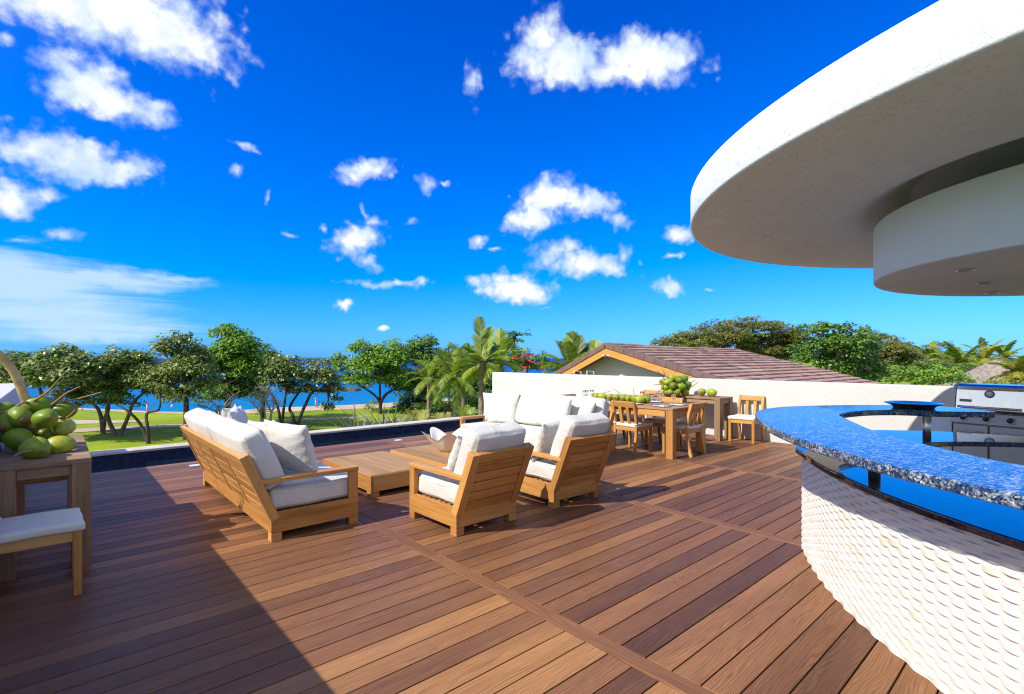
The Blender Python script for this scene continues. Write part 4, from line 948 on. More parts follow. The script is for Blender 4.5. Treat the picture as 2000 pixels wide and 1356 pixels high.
# ------------------------------------------------------------------ neighbour house behind the right parapet
hs = thing('tiled_house', 'neighbouring house with brown tiled gable roof and golden bargeboards', 'house', (13.01, 10.16, 0))
XF = 8.95; ZR = 1.93; SL, SR = math.tan(R(24.0)), math.tan(R(15.3)); YL, YRt = 4.2, -6.2
def roof_z(y): return ZR - (SR * -y if y < 0 else SL * y)
mb = MB(); gx = .75
mb.prism([(YRt + .5, GZ), (YL - .5, GZ), (YL - .5, roof_z(YL - .5) - .16), (0, ZR - .14), (YRt + .5, roof_z(YRt + .5) - .12)], gx, XF + .6, 0); mb.build('wall', M['gable'], hs)
rf_rows = MB()
for side, (sl, yend) in ((-1, (SR, YRt)), (1, (SL, YL))):
    L = abs(yend) * math.sqrt(1 + sl * sl); nrow = int(L / .33); ang = math.atan(sl)
    for r in range(nrow):
        a0 = r * .33; ymid = -1
        xe = XF + (1.6 * (a0 / L) if side < 0 else 0.4)          # the far verge slants away
        x = .28 - (r % 2) * .0
        while x < xe:
            w_ = min(.34, xe - x); zz = random.uniform(-.006, .006)
            A = Matrix.Translation((0, 0, ZR)) @ Matrix.Rotation(-side * ang, 4, 'X') if False else None
            y0, y1 = side * a0 * math.cos(ang), side * (a0 + .36) * math.cos(ang); z0, z1 = ZR - a0 * math.sin(ang), ZR - (a0 + .36) * math.sin(ang) + .05
            v = len(rf_rows.v); tn = random.random()
            for xx in (x, x + w_ - .008):
                rf_rows.v += [(xx, y0, z0 + zz), (xx, y1, z1 + zz), (xx, y1, z1 - .055 + zz), (xx, y0, z0 - .03 + zz)]
            for q in ((0, 1, 5, 4), (1, 2, 6, 5), (0, 3, 2, 1), (4, 5, 6, 7), (3, 7, 6, 2)): rf_rows.face([v + i for i in q], [(0, 0)] * 4, tn)
            x += .34
tt = NT('roof_tile'); c = tt.ramp(tt.math('ADD', tt.math('MULTIPLY', tt.tone(), .6), tt.math('MULTIPLY', tt.noise(tt.obj(), 2, 4), .5)), [(.1, (.25, .15, .115)), (.5, (.38, .235, .18)), (1, (.50, .335, .26))])
tt.set(Base=c, Roughness=.85, Spec=.2); tt.bump(tt.noise(tt.obj(), 30, 4), .3, .02)
roof = rf_rows.build('roof', tt.m, hs)
mb = MB(); x = .2
while x < XF: mb.prism([(-.13, -.05), (-.10, .03), (-.04, .065), (.04, .065), (.10, .03), (.13, -.05)], x, x + .36, 0, Matrix.Translation((0, 0, ZR + .02)) @ Matrix.Rotation(R(1.2), 4, 'Y')); x += .35
mb.build('ridge', M['rooftile'], roof)
mb = MB()
for side, (sl, yend) in ((-1, (SR, YRt)), (1, (SL, YL))):
    ang = math.atan(sl); L = abs(yend) / math.cos(ang); a0 = 0
    while a0 < L:
        A = Matrix.Translation((0, side * a0 * math.cos(ang), ZR - a0 * math.sin(ang) + .028)) @ Matrix.Rotation(-side * ang + side * R(-1.2), 4, 'X')
        mb.box(0.02, .30, *sorted((0, side * .375)), -.12, .045, A); a0 += .38
mb.build('verge', M['verge'], roof, bevel=.01)
for side, (sl, yend) in ((-1, (SR, YRt)), (1, (SL, YL))):
    mb = MB(); z = lambda y, o: ZR - sl * abs(y) + o
    mb.prism([(0, z(0, -.10)), (yend, z(yend, -.10)), (yend, z(yend, -.31)), (0, z(0, -.31 - .02))], .05, .10, 0); mb.build('bargeboard', M['pine'], hs, bevel=.004)
    mb = MB(); mb.prism([(0, z(0, -.09)), (yend, z(yend, -.09)), (yend, z(yend, -.12)), (0, z(0, -.12))], .101, XF + .5, 0); mb.build('soffit', M['teak_dark'], hs)
    mb = MB(); y1 = side * .55; mb.prism([(side * .1, z(.1, -.121)), (yend, z(yend, -.121)), (yend, z(yend, -.24)), (side * .1, z(.1, -.24))], .52, .60, 0); mb.build('rafter', M['teak_dark'], hs)
fl = thing('floodlight', 'small white twin floodlight under the gable peak of the neighbouring house', 'floodlight', (13.2, 10.16, 1.50))
mb = MB(); mb.box(-.03, .03, -.05, .05, .06, .16); mb.build('bracket', M['white'], fl, bevel=.005)
for sy in (-1, 1): mb = MB(); mb.lathe([(.03, 0), (.05, .02), (.06, .12), (.05, .125), (.001, .12)], 16, Matrix.Translation((-.02, sy * .1, .07)) @ Matrix.Rotation(R(120), 4, 'Y') @ Matrix.Rotation(R(180), 4, 'Y')); mb.build('lamp', M['white'], fl)
hr = thing('ladder_rails', 'pair of white looped ladder rails rising behind the parapet', 'handrail', (*at(1140, 729, 13.3).xy, .9))
for px in (1128.5, 1153.5):
    u = px; a, b = at(u - 7, 724.5, 13.3), at(u + 6, 725.5, 13.3); o = Vector(hr.location)
    mb = MB(); mb.tube([Vector((a.x, a.y, .6)) - o, Vector((a.x, a.y, a.z)) - o, Vector((b.x, b.y, b.z)) - o, Vector((b.x, b.y, .6)) - o], .012, 8); mb.build('rail', M['white'], hr)
# thatched hut
p = at(1950, 702, 38.0); th = thing('thatched_hut', 'grey thatched hut roof among palms behind the grill', 'hut', (p.x, p.y, GZ))
e = p.z - GZ; mb = MB(); mb.lathe([(3.3, e - 2.15), (3.35, e - 2.05), (2.4, e - 1.45), (1.2, e - .62), (.45, e - .12), (.02, e)], 40, fn=lambda a, r, z: (r * (1 + .03 * math.sin(7 * a) + .02 * math.sin(31 * a)), z)); mb.build('thatch', M['thatch'], th)
for k in range(6): mb = MB(); a = k * math.pi / 3; mb.tube([(2.5 * math.cos(a), 2.5 * math.sin(a), 0), (2.5 * math.cos(a), 2.5 * math.sin(a), e - 1.5)], .1, 8); mb.build('post', M['bark'], th)

# ------------------------------------------------------------------ trees, palms, plants
def leaf_mesh(name, cen, nrm, size, tone, mat, parent, aspect=.55, fold=.25):
    """many leaf-sized faces: cen (n,3), nrm (n,3) facing, size (n,)"""
    n = len(cen); r = RNG.normal(size=(n, 3)); nrm = nrm / (np.linalg.norm(nrm, axis=1, keepdims=True) + 1e-9)
    u = np.cross(nrm, r); u /= (np.linalg.norm(u, axis=1, keepdims=True) + 1e-9); v = np.cross(nrm, u)
    L = size[:, None]; W = L * aspect
    a = cen - u * L * .5; c = cen + u * L * .5; m = nrm * L * fold * .3
    b = cen + v * W * .5 - m; d = cen - v * W * .5 - m
    V = np.stack([a, b, c, d], 1).reshape(-1, 3)
    me = bpy.data.meshes.new(name); me.vertices.add(4 * n); me.vertices.foreach_set('co', V.astype(np.float32).ravel())
    me.loops.add(4 * n); me.loops.foreach_set('vertex_index', np.arange(4 * n, dtype=np.int32))
    me.polygons.add(n); me.polygons.foreach_set('loop_start', np.arange(0, 4 * n, 4, dtype=np.int32)); me.polygons.foreach_set('loop_total', np.full(n, 4, dtype=np.int32))
    at_ = me.attributes.new('tone', 'FLOAT', 'FACE'); at_.data.foreach_set('value', tone.astype(np.float32))
    me.materials.append(mat); me.update(calc_edges=True)
    return link(name, me, parent)
def crown_points(clumps, d, base, dens, lsize, sub, depth=1.0, flat=.8):
    """clumps: photo ellipses at distance d -> leaf centres, facings, sizes; small sub-clumps leave gaps between them"""
    C = []; Nn = []; Sz = []; cs = []
    s = d / F
    for (px, py, rx, ry) in clumps:
        px, py = px + RNG.normal() * rx * .16, py + RNG.normal() * ry * .22
        c = np.array(at(px, py, d + RNG.uniform(-.6, .6) * rx * s)) ; R3 = np.array([rx * s, max(.5, rx * s * depth), ry * s])
        cs.append((c, R3)); ns = max(8, int(2.1 * sub * (rx * ry) / 900.0))
        for _ in range(ns):
            q = RNG.normal(size=3); q /= np.linalg.norm(q); 
            if q[2] < -.35: q[2] *= -.5
            k = RNG.uniform(.5, 1.0); off_ = q * R3 * k
            # image-aligned x axis = RT, depth axis = FW
            w = np.array([RT[0] * off_[0] + FW[0] * off_[1], RT[1] * off_[0] + FW[1] * off_[1], off_[2]])
            sc = c + w; sr = RNG.uniform(.20, .40) * min(R3[0], R3[2]) + lsize
            m = max(9, int(1.9 * dens * sr * sr * RNG.uniform(.7, 1.3) / (lsize * lsize)))
            p = RNG.normal(size=(m, 3)); p /= np.linalg.norm(p, axis=1, keepdims=True); p[:, 2] = np.where(p[:, 2] < -.3, -p[:, 2], p[:, 2])
            rad = sr * RNG.uniform(.55, 1.05, size=(m, 1)); pos = sc + p * rad * np.array([1, 1, flat])
            C.append(pos); Nn.append(p * .8 + np.array([-.25, 0, .75]) + RNG.normal(size=(m, 3)) * .45); Sz.append(lsize * RNG.uniform(.6, 1.25, size=m))
    return np.concatenate(C) - base, np.concatenate(Nn), np.concatenate(Sz), cs
def limb(mb, a, b, r0, r1, bend=.12, n=6, sides=7):
    a, b = Vector(a), Vector(b); L = (b - a).length; pts = []
    o1 = Vector(RNG.normal(size=3)) * bend * L; o1.z *= .4
    for i in range(n + 1):
        t = i / n; p = a.lerp(b, t) + o1 * math.sin(math.pi * t) * .5 + Vector(RNG.normal(size=3)) * .03 * L * (0 if i in (0, n) else 1); pts.append(p)
    mb.tube(pts, [r0 * (1 - i / n) + r1 * i / n for i in range(n + 1)], sides, caps=False); return pts
def tree(label, d, base_px, clumps, mat, lsize=.3, dens=3.0, sub=16, stems=None, trunk='bark', r=.16, depth=.9, group='trees on the golf lawn', twigs=0, bare=.0, flat=.8, bright=0.0):
    if group == 'trees on the golf lawn': clumps = [(a, b + 2, c * 1.10, e * 1.27) for a, b, c, e in clumps]; bright += .06
    if mat == 'leaf_olive' and d > 40: clumps = [(a, b, c * 1.1, e * 1.45) for a, b, c, e in clumps]
    q = FW * d + RT * ((base_px - CX) * d / F); base = np.array([q[0], q[1], GZ])
    t = thing('tree', label, 'tree', base, 0, group)
    C, Nn, Sz, cs = crown_points(clumps, d, base, dens, lsize, sub, depth, flat)
    tone = np.clip(RNG.normal(.45 + bright, .22, size=len(C)), 0, 1)
    leaf_mesh('crown', C, Nn, Sz, tone, M[mat], t)
    mb = MB(); stems = stems or [None]
    forks = []
    for s in stems:
        if s is None:
            top = at(base_px, min(c[1] + c[3] * .7 for c in clumps), d); pts = limb(mb, (0, 0, -.1), Vector(top) - Vector(base), r, r * .55, .06)
        else:
            pl_ = [Vector(at(x, y, d + random.uniform(-.3, .3))) - Vector(base) for x, y in s]
            pts = spline([Vector((0, 0, -.1))] + pl_, 5); mb.tube(pts, list(np.linspace(r, r * .45, len(pts))), 8, caps=False)
        forks.append(pts[-1]); 
    for (c, R3) in cs:
        cb = Vector(c - base); f = min(forks, key=lambda p: (p - cb).length)
        pts = limb(mb, f, cb, r * .5, r * .16, .15)
        for _ in range(4 + twigs):
            q = RNG.normal(size=3); q /= np.linalg.norm(q); q[2] = abs(q[2]) * .8 - .1
            e = cb + Vector(q * R3 * RNG.uniform(.55, 1.05)); limb(mb, random.choice(pts[3:]), e, r * .15, r * .04, .2, 4, 5)
    mb.build('trunk', M[trunk], t, recalc=False)
    return t
def frond(C, Nn, V, Fc, T, o, az, el, L, droop, tone, leaf=.55, n=26, twist=0.0, wdt=.055, hang=.35):
    """one palm frond as a curved midrib with leaflets, appended to the lists"""
    dirh = np.array([math.cos(az), math.sin(az), 0.0]); side = np.array([-math.sin(az), math.cos(az), 0.0]); p = np.array(o, float); e = el; pr = []
    for i in range(n + 1): pr.append((p.copy(), e)); p = p + (dirh * math.cos(e) + np.array([0, 0, math.sin(e)])) * (L / n); e -= droop / n * (0.4 + 1.2 * i / n)
    for i in range(1, n + 1):
        p, e = pr[i]; u = i / n; tan = dirh * math.cos(e) + np.array([0, 0, math.sin(e)]); up = np.cross(tan, side) * -1; up = up if up[2] > 0 or e > 1.2 else -up
        ll = leaf * (math.sin(math.pi * min(1, u * .92 + .08)) ** .6) * (1.0 if u < .9 else .75)
        for sg in (1, -1):
            k = RNG.uniform(.85, 1.1); dv = side * sg * .8 + tan * (.55 + .4 * u) + up * (.25 - hang) ; dv = dv / np.linalg.norm(dv)
            tip = p + dv * ll * k + np.array([0, 0, -1]) * ll * hang * RNG.uniform(.3, .9); mid = p + dv * ll * .5 * k
            w = tan * wdt
            b = len(V); V += [tuple(p - w * .5), tuple(p + w * .5), tuple(mid + w * .6), tuple(tip), tuple(mid - w * .6)]
            Fc.append((b, b + 1, b + 2, b + 3, b + 4)); T.append(min(1, max(0, tone + RNG.normal() * .24)))
    for i in range(n):
        a, b2 = pr[i][0], pr[i + 1][0]; w = side * .028 * (1 - i / n * .8); b = len(V); h = np.array([0, 0, .012])
        V += [tuple(a - w), tuple(a + w), tuple(b2 + w * .95), tuple(b2 - w * .95)]; Fc.append((b, b + 1, b + 2, b + 3)); T.append(min(1, tone + .35))
def leafbuild(name, V, Fc, T, mat, parent):
    me = bpy.data.meshes.new(name); me.from_pydata(V, [], Fc); a = me.attributes.new('tone', 'FLOAT', 'FACE'); a.data.foreach_set('value', np.array(T, np.float32)); me.materials.append(mat); return link(name, me, parent)
def palm(label, d, px, top_py, nf=16, L=2.6, els=(1.25, -.5), mat='palm', r=.13, leaf=.6, group='coconut palms', extra=None, droop=1.3, lean=0, tone=.5, hang=.35, rot=0.0, wdt=.055):
    q = FW * d + RT * ((px - CX) * d / F); base = Vector((q[0], q[1], GZ)); top = at(px + lean, top_py, d)
    t = thing('palm_tree', label, 'palm', base, 0, group); o = top - base; mb = MB(); n = 26; pts = []; rad = []
    for i in range(n + 1):
        u = i / n; pts.append(Vector((o.x * u * u, o.y * u * u, o.z * u))); rad.append(r * (1.25 - .5 * u) * (1 + .09 * (i % 2)) * (1.35 if u < .06 else 1))
    mb.tube(pts, rad, 10); mb.lathe([(.02, -.5), (r * 1.5, -.3), (r * 1.9, .05), (r * 1.2, .35), (.02, .5)], 10, Matrix.Translation(o)); mb.build('trunk', M['palm_bark'], t)
    V, Fc, T = [], [], []
    for i in range(nf):
        u = i / (nf - 1); az = i * 2.399 + rot + RNG.uniform(-.2, .2); el = els[0] * (1 - u) + els[1] * u + RNG.uniform(-.12, .12)
        frond(None, None, V, Fc, T, tuple(o + Vector((0, 0, .1))), az, el, L * RNG.uniform(.8, 1.05), droop * (.6 + .7 * u) * (1 if el > 0 else .6), tone + .15 * (u > .7) + RNG.normal() * .12, leaf, n=20, hang=hang, wdt=wdt * 1.5)
    for (da, el, l2, dr, tn) in (extra or []):      # fronds that stand out in the photo; da is measured from straight across the view
        az = math.atan2(RT[1], RT[0]) + R(da); frond(None, None, V, Fc, T, tuple(o), az, R(el), l2, dr, tn - .25, leaf * 1.25, n=24, hang=.06, wdt=wdt * 2.0)
    leafbuild('crown', V, Fc, T, M[mat], t); return t

# left lawn, from the parapet towards the palms
tree('broad sea grape tree at the far left behind the white parapet', 31, 92, [(35, 715, 45, 26), (85, 712, 50, 24), (130, 700, 42, 18), (60, 748, 45, 26), (115, 745, 50, 28), (20, 745, 30, 28), (160, 722, 30, 20)], 'leaf', .30, 3.0, 17, trunk='bark', r=.15, stems=[[(85, 790), (75, 750)], [(105, 800), (125, 752)]])
tree('leafy tree with forked pale trunk behind the big coconut bunch', 34.7, 200, [(165, 712, 30, 16), (150, 742, 38, 26), (190, 722, 42, 24), (185, 760, 40, 26), (140, 775, 30, 20), (225, 735, 30, 22), (205, 783, 30, 16), (152, 797, 14, 12)], 'leaf_moss', .24, 3.0, 18, stems=[[(200, 830), (192, 800), (172, 782)], [(203, 825), (212, 795), (205, 775)]], r=.17)
tree('wide tree with two leaning stems on the lawn left of the sofa', 33.6, 229, [(245, 706, 28, 14), (285, 702, 24, 12), (260, 785, 20, 12), (210, 755, 20, 22), (225, 718, 36, 24), (268, 714, 38, 22), (300, 735, 32, 26), (245, 750, 40, 24), (285, 765, 38, 22), (225, 775, 28, 18), (315, 770, 22, 18)], 'leaf', .22, 3.2, 19, stems=[[(214, 825), (209, 795), (222, 770)], [(240, 838), (250, 815), (262, 785), (285, 765)]], r=.15)
tree('slim dark leaning tree with few leaves in front of the wide tree', 30.6, 291, [(318, 765, 12, 10), (332, 772, 14, 9), (306, 760, 12, 9)], 'leaf', .2, 1.6, 8, stems=[[(275, 830), (252, 805), (228, 790)], [(288, 835), (287, 808), (310, 800), (313, 775)]], r=.11, trunk='bark_dark')
tree('tall mixed green tree with straight dark trunk behind the sofa end', 32.2, 364, [(325, 690, 24, 22), (352, 680, 34, 16), (372, 700, 38, 26), (335, 725, 34, 26), (385, 735, 36, 30), (345, 765, 34, 24), (395, 765, 24, 20), (312, 755, 20, 18)], 'leaf_moss', .24, 3.0, 19, stems=[[(364, 810), (363, 770), (360, 735)]], r=.2, trunk='bark_dark')
tree('tallest bright green tree standing above the left sofa', 38, 446, [(442, 666, 32, 20), (425, 690, 38, 22), (470, 690, 40, 26), (410, 722, 34, 26), (450, 725, 46, 30), (490, 715, 30, 28), (430, 757, 44, 22), (480, 757, 36, 24), (460, 778, 36, 12), (420, 775, 30, 11), (500, 772, 26, 12)], 'leaf_bright', .24, 3.4, 22, r=.24, trunk='bark_dark', stems=[[(446, 800), (444, 770), (448, 730)]], bright=-.05)
tree('green tree joined to the right flank of the tallest tree', 42, 512, [(505, 692, 28, 18), (530, 698, 24, 20), (515, 722, 34, 24), (490, 745, 28, 24), (540, 720, 14, 14)], 'leaf_deep', .26, 3.2, 20, r=.17, trunk='bark_dark')
tree('dark sea grape tree with upright twin stems, left of the open water', 37.2, 549, [(555, 712, 28, 14), (540, 730, 34, 20), (572, 735, 22, 16), (530, 755, 26, 18), (560, 758, 22, 14), (575, 770, 12, 12)], 'leaf', .27, 2.8, 24, stems=[[(546, 812), (540, 788), (528, 765)], [(552, 815), (556, 785), (560, 760)]], r=.13, trunk='bark_dark')
tree('sea grape tree with drooping right branch, right of the twin stemmed one', 37.5, 577, [(620, 712, 24, 12), (610, 732, 30, 18), (640, 738, 24, 18), (650, 765, 20, 22), (605, 760, 18, 14), (642, 800, 12, 14), (600, 745, 16, 12), (658, 785, 12, 10)], 'leaf', .27, 2.6, 22, stems=[[(572, 812), (566, 795), (585, 765)], [(586, 815), (597, 790), (612, 765), (640, 765)]], r=.15, trunk='bark_dark')
tree('bright round tree with fanning bare branches in front of the water', 47, 743, [(715, 690, 34, 16), (745, 684, 34, 18), (775, 700, 28, 22), (700, 712, 34, 22), (740, 715, 44, 26), (672, 708, 22, 18), (690, 740, 34, 18), (730, 745, 40, 18), (772, 735, 28, 28), (655, 722, 14, 12)], 'leaf_bright', .29, 3.0, 19, stems=[[(742, 790), (735, 775), (712, 758)], [(743, 790), (752, 772), (772, 760)], [(742, 785), (742, 750)], [(745, 785), (760, 765)]], r=.17, trunk='bark_dark', bright=.06)
tree('dense green tree behind the palm cluster', 50, 830, [(835, 680, 30, 20), (805, 705, 34, 26), (845, 710, 40, 26), (800, 745, 36, 30), (840, 750, 44, 30), (880, 730, 40, 36), (815, 785, 44, 26), (870, 780, 46, 30), (920, 775, 40, 30), (955, 755, 30, 34), (900, 750, 36, 30)], 'leaf_deep', .3, 3.0, 18, r=.25, trunk='bark_dark', bright=.03)
tree('dark low shrubs filling the ground between the palm trunks', 46, 870, [(822, 800, 26, 16), (860, 800, 34, 18), (905, 795, 36, 20), (945, 785, 30, 22)], 'leaf_deep', .25, 3.0, 18, r=.1, trunk='bark_dark', group='shrubs beyond the terrace', bright=-.1)
tree('feathery tree top rising right of the tallest palm', 62, 1005, [(1000, 656, 16, 12), (1022, 652, 14, 8), (1002, 680, 22, 18), (985, 672, 14, 16), (1012, 668, 14, 10), (1000, 705, 20, 16)], 'leaf_deep', .3, 3.2, 24, r=.25, group='trees behind the right parapet', trunk='bark_dark', bright=.05)
ft = tree('flowering tree with orange blossoms behind the end of the white parapet', 40, 1030, [(1020, 697, 24, 14), (1045, 700, 22, 14), (1010, 720, 28, 18), (1045, 722, 28, 16), (975, 745, 22, 22), (1070, 722, 16, 14)], 'leaf_deep', .26, 3.0, 20, r=.18, group='trees behind the right parapet', bright=.02)
q = FW * 40 + RT * ((1030 - CX) * 40 / F); fb = np.array([q[0], q[1], GZ]); C = []
for (x, y) in [(1006, 692), (1020, 692), (1033, 694), (1009, 699), (1021, 699), (1038, 693), (1031, 702), (1036, 706), (1018, 712), (1047, 708), (1032, 716), (1021, 718), (1014, 722), (1056, 710), (1058, 721), (1069, 716), (1024, 722), (953, 746), (1001, 698), (1029, 694)]:
    c = np.array(at(x, y, 39 - RNG.uniform(0, .4))) - fb; C.append(c + RNG.normal(size=(16, 3)) * np.array([.13, .13, .06]))
C = np.concatenate(C); leaf_mesh('blossom', C, RNG.normal(size=C.shape) + np.array([-.4, 0, .6]), np.full(len(C), .16), RNG.random(len(C)), M['flower'], ft)
def bare_shrub(label, d, px, stems, spread, n):
    q = FW * d + RT * ((px - CX) * d / F); base = Vector((q[0], q[1], GZ)); t = thing('bare_shrub', label, 'shrub', base, 0, 'leafless shrubs on the lawn'); mb = MB()
    for s in stems:
        pl_ = [Vector(at(x, y, d + random.uniform(-.4, .4))) - base for x, y in s]; pts = spline([Vector((pl_[0].x * .6, pl_[0].y * .6, -.1))] + pl_, 5); mb.tube(pts, list(np.linspace(.07, .03, len(pts))), 7, caps=False)
        for k in range(n):
            a = random.choice(pts[len(pts) // 3:]); e = a + RV(spread); p2 = limb(mb, a, e, .028, .012, .25, 4, 5)
            for _ in range(4): c = random.choice(p2[1:]); p3 = limb(mb, c, c + RV(spread * .6), .014, .006, .3, 3, 4); limb(mb, p3[-1], p3[-1] + RV(spread * .35), .008, .004, .3, 2, 4)
    mb.build('branches', M['bark_pale'], t, recalc=False)
def RV(s): v = RNG.normal(size=3); v[2] = abs(v[2]) * .7 - .1; return Vector(v / np.linalg.norm(v) * s * RNG.uniform(.6, 1.2))
bare_shrub('pale leafless shrub of tangled twigs behind the left sofa pillows', 35, 520, [[(518, 810), (512, 785), (500, 765)], [(528, 815), (535, 790), (528, 765)], [(510, 812), (500, 795), (480, 775)], [(530, 808), (520, 780), (540, 758)]], 1.0, 8)
bare_shrub('pale leafless shrub with spreading twigs above the sofa back', 36, 430, [[(430, 815), (425, 795), (405, 780)], [(434, 812), (440, 790), (455, 772)], [(425, 812), (415, 800), (385, 792)]], 1.1, 7)

for px, py, h, lab in ((617, 795.5, .8, 'thin pink marker post at the shore, seen between the dark sea grape trees'), (288, 806, .8, 'thin pink marker post at the shore behind the slim leaning tree')):
    g = P(px, py, GZ); mp_ = thing('marker_post', lab, 'post', g, 0, 'pink marker posts on the shore')
    mb = MB(); mb.tube([(0, 0, -.1), (0, 0, h)], .09, 8); mb.lathe([(.01, h), (.13, h + .02), (.13, h + .12), (.01, h + .16)], 10); mb.build('post', M['pink'], mp_)
# palms
palm('slim palm leftmost of the palm cluster with trunk in the open', 43, 837, 742, 17, 2.6, (1.3, -.7), leaf=.7, droop=1.6, r=.13, extra=[(130, 62, 2.4, .8, .8)])
palm('palm with drooping green fronds, second in the cluster', 36, 889, 738, 18, 3.0, (1.3, -.6), leaf=.7, droop=1.7, r=.15, extra=[(150, 60, 3.2, 1.0, .35), (200, -40, 2.4, .6, .75)], rot=1)
palm('palm behind the drooping one, third in the cluster', 38, 905, 715, 15, 2.6, (1.3, -.5), mat='palm', leaf=.65, droop=1.5, r=.14, rot=2, tone=.55)
palm('tallest palm with upright frond beside the white parapet end', 26, 940, 716, 12, 1.7, (1.25, -.35), leaf=.55, droop=1.4, r=.15, extra=[(100, 76, 2.9, .35, .62), (64, 68, 2.4, .3, .9), (50, 50, 2.0, .8, .55), (150, 40, 1.9, 1.2, .6), (20, 15, 1.9, 1.1, .6), (165, 5, 1.8, 1.2, .7)], rot=.5, tone=.58)
palm('palm partly hidden behind the tallest palm, with upright young fronds', 30, 975, 712, 12, 2.3, (1.35, -.3), leaf=.6, droop=1.2, r=.13, extra=[(85, 82, 2.2, .2, .85), (60, 60, 2.0, .8, .5)], rot=2.2, tone=.6)
palm('palm with long upright fronds left of the tiled roof peak', 24, 1123, 735, 13, 2.3, (1.3, -.2), leaf=.62, droop=1.1, r=.14, extra=[(98, 80, 2.2, .2, .62), (75, 74, 2.1, .3, .35), (120, 66, 2.1, .6, .55), (160, 40, 1.8, 1.2, .75), (60, 62, 2.0, .5, .3)], rot=1.1, tone=.55)
palm('small palm with one yellow frond just behind the tiled roof peak', 25, 1162, 730, 7, 1.4, (1.3, .2), leaf=.5, droop=.9, r=.12, extra=[(80, 78, 1.75, .3, .95), (40, 62, 1.5, .8, .5)], rot=.3, tone=.5)
for i, (px, py, d, lab, L) in enumerate([(1822, 712, 60, 'palm in the grove behind the grill, left end', 3.6), (1850, 716, 58, 'palm in the grove behind the grill, between two taller palms', 3.0), (1876, 712, 52, 'broad palm at the middle of the grove, left of the thatched hut', 3.4), (1923, 706, 62, 'palm rising directly behind the thatched hut', 3.6), (1962, 700, 66, 'dark palm behind the right slope of the thatched hut', 3.2), (1993, 738, 34, 'yellow green palm in front of the thatched hut at the right edge', 2.2), (1790, 716, 62, 'small palm at the left edge of the grove by the dark tree', 2.6)]):
    palm(lab, d, px, py, 18, L, (1.35, -.6), mat='palm' if i in (0, 1, 2, 4) else 'palm_yellow', leaf=.8, droop=1.7, r=.18, group='coconut palms in the right grove', rot=i, tone=.5, wdt=.10)

# right side, behind the house
tree('wide feathery umbrella tree behind the tiled roof', 46, 1440, [(1310, 668, 36, 12), (1350, 656, 40, 14), (1400, 648, 44, 14), (1450, 645, 46, 14), (1495, 652, 40, 16), (1525, 668, 34, 16), (1380, 672, 50, 14), (1440, 672, 50, 18), (1490, 690, 44, 16), (1290, 674, 20, 7), (1545, 690, 30, 18), (1470, 715, 40, 16), (1420, 660, 60, 16), (1340, 675, 40, 12), (1500, 672, 44, 18), (1540, 660, 24, 14), (1320, 684, 40, 10), (1380, 688, 46, 12), (1440, 692, 46, 12), (1500, 700, 46, 16), (1545, 712, 36, 18), (1410, 672, 60, 14), (1560, 672, 26, 18)], 'leaf_olive', .2, 3.2, 26, r=.2, trunk='bark_pale', twigs=5, group='trees behind the right parapet', depth=1.2, flat=.6, bright=.05)
tree('dense dark tree with broad round crown right of the roof ridge', 38, 1640, [(1590, 655, 34, 18), (1630, 648, 40, 16), (1665, 658, 34, 20), (1600, 682, 40, 24), (1650, 690, 46, 26), (1690, 690, 32, 26), (1620, 715, 46, 22), (1680, 722, 42, 24), (1712, 730, 26, 20), (1585, 710, 26, 20), (1560, 690, 18, 20), (1650, 745, 60, 16), (1640, 670, 50, 24), (1610, 735, 50, 18), (1700, 745, 44, 14), (1640, 705, 50, 26), (1665, 735, 40, 20)], 'leaf_deep', .27, 3.0, 19, r=.35, trunk='bark_pale', group='trees behind the right parapet', bright=.08)
tree('olive crowned tree with bare branches right of the dense dark tree', 48, 1730, [(1705, 662, 24, 10), (1730, 664, 30, 12), (1755, 678, 24, 12), (1735, 695, 34, 18), (1765, 708, 24, 16), (1720, 720, 34, 18), (1700, 690, 20, 20), (1745, 705, 40, 20), (1785, 704, 30, 14), (1740, 682, 40, 14)], 'leaf_olive', .19, 2.8, 28, r=.18, trunk='bark_pale', twigs=5, group='trees behind the right parapet', flat=.5, bright=.08)
tree('low far tree top behind the palm grove', 75, 1830, [(1810, 688, 26, 8), (1840, 682, 26, 9), (1790, 692, 18, 8), (1865, 690, 20, 8), (1830, 702, 50, 12), (1900, 702, 40, 10)], 'leaf_olive', .28, 3.0, 22, r=.3, group='trees behind the right parapet')
tree('bright low bush under the palm grove behind the grill', 30, 1790, [(1765, 728, 26, 12), (1800, 730, 32, 12), (1835, 735, 28, 12), (1780, 745, 36, 14), (1825, 748, 36, 14), (1860, 745, 26, 14)], 'leaf_bright', .24, 2.8, 18, r=.1, group='shrubs behind the right parapet')
tree('yellow green bush below the thatched hut', 32, 1910, [(1870, 750, 24, 10), (1915, 752, 34, 7), (1965, 748, 30, 10), (1998, 755, 26, 12), (1930, 758, 50, 9)], 'leaf_olive', .22, 2.8, 18, r=.1, group='shrubs behind the right parapet', bright=.25)
tree('dark undergrowth between roof verge and grill', 44, 1745, [(1730, 742, 36, 12), (1770, 748, 40, 14), (1700, 745, 30, 12), (1820, 720, 40, 14), (1870, 722, 50, 14), (1930, 725, 50, 14), (1990, 728, 40, 16)], 'leaf_deep', .28, 3.0, 18, r=.12, group='shrubs behind the right parapet', bright=0)

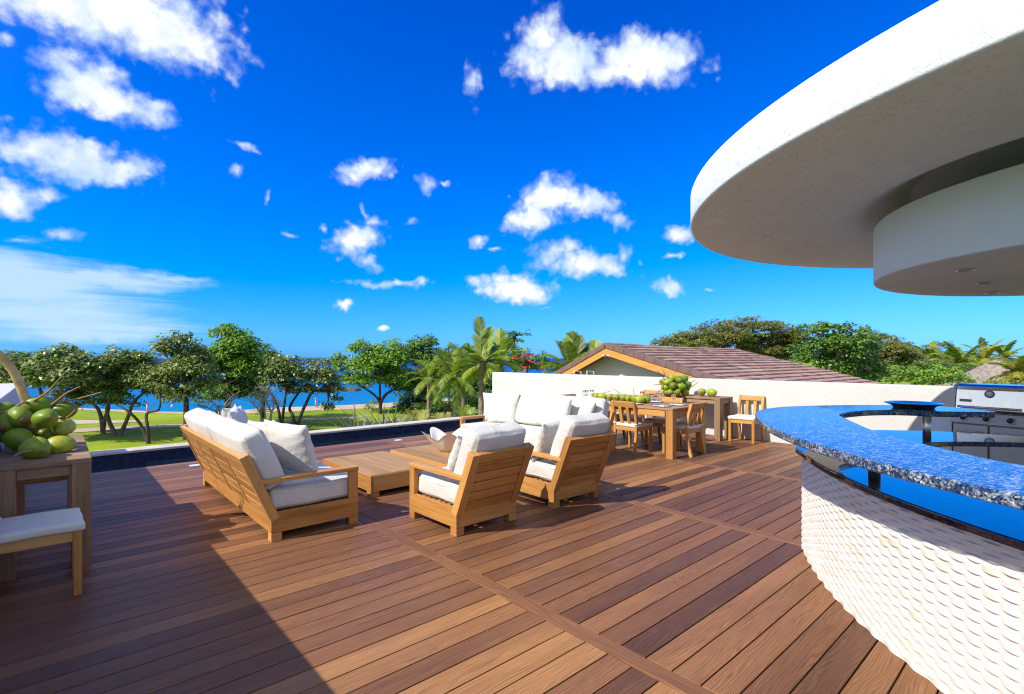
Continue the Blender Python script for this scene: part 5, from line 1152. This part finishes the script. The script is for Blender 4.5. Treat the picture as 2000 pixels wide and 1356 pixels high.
# plants whose tips show over the pool edge
def blades(label, d, px, tip_py, n, L, mat, spread, w, tone):
    q = FW * d + RT * ((px - CX) * d / F); base = Vector((q[0], q[1], GZ)); t = thing('bladed_plant', label, 'plant', base, 0, 'plants beyond the pool edge'); V, Fc, T = [], [], []
    o = np.array([0, 0, (EYE - (tip_py - HY) / F * d) - GZ - L * .85]); mb = MB(); mb.tube([(0, 0, -.1), (.03, .02, float(o[2]) * .5), (0, 0, float(o[2]))], .08, 8); mb.build('stem', M['palm_bark'], t)
    for i in range(n):
        az = i * 2.4 + RNG.uniform(-.3, .3); e = RNG.uniform(1.5 - spread, 1.52); dh = np.array([math.cos(az), math.sin(az), 0]); sd_ = np.array([-math.sin(az), math.cos(az), 0]); p = o + RNG.normal(size=3) * .04; l = L * RNG.uniform(.65, 1.1); tn = min(1, max(0, tone + RNG.normal() * .2)); pv = None
        for k in range(8):
            u = k / 7; ww = w * (1 - u) ** .6 * (.6 + u if u < .4 else 1) + .002; b = len(V); V += [tuple(p - sd_ * ww), tuple(p + sd_ * ww)]
            if k: Fc.append((b - 2, b - 1, b + 1, b)); T.append(tn)
            p = p + (dh * math.cos(e) + np.array([0, 0, math.sin(e)])) * l / 7; e -= RNG.uniform(.04, .2)
    leafbuild('leaves', V, Fc, T, M[mat], t)
def spiky(label, cat, d, px, tip_py, n, L, mat, spread, leaf, tone, base_z=-2.4, w=.05):
    q = FW * d + RT * ((px - CX) * d / F); base = Vector((q[0], q[1], GZ)); t = thing('palm_plant', label, cat, base, 0, 'plants beyond the pool edge'); V, Fc, T = [], [], []
    o = np.array([0, 0, (EYE - (tip_py - HY) / F * d) - GZ - L * .82]); mb = MB(); mb.tube([(0, 0, -.1), (.03, .02, float(o[2]) * .5), (0, 0, float(o[2]))], .07, 8); mb.build('stem', M['palm_bark'], t)
    for i in range(n): frond(None, None, V, Fc, T, o, i * 2.4, RNG.uniform(1.45 - spread, 1.5), L * RNG.uniform(.7, 1.05), RNG.uniform(.3, 1.0), tone + RNG.normal() * .15, leaf, n=16, hang=.1, wdt=w)
    leafbuild('leaves', V, Fc, T, M[mat], t)
blades('grey green fan plant with outspread blades beyond the pool', 15.0, 703, 800, 110, 1.7, 'blade', 1.25, .04, .55)
blades('grey green upright blades right of the fan plant', 15.5, 748, 796, 70, 1.6, 'blade', .7, .036, .62)
blades('grey green blades beside the yellow leaved plant', 16.0, 777, 802, 60, 1.4, 'blade', .9, .036, .5)
spiky('yellow leaved palm plant behind the pool edge', 'plant', 18.0, 818, 803, 20, 1.3, 'palm_yellow', 1.0, .45, .75)
spiky('yellow green palm plant near the palm trunks', 'plant', 20.0, 858, 806, 14, 1.2, 'palm_yellow', .9, .4, .5)
spiky('small pointed plant left of the sofa pillows', 'plant', 19.0, 912, 796, 14, 1.2, 'palm', .5, .35, .6)
tree('pale sapling with few leaves behind the fan plant', 22, 727, [(722, 800, 8, 8), (728, 790, 8, 7), (733, 805, 6, 7)], 'leaf_olive', .12, 1.2, 40, r=.04, trunk='bark_pale', group='plants beyond the pool edge', bright=.3)
print('objects', len(bpy.data.objects))
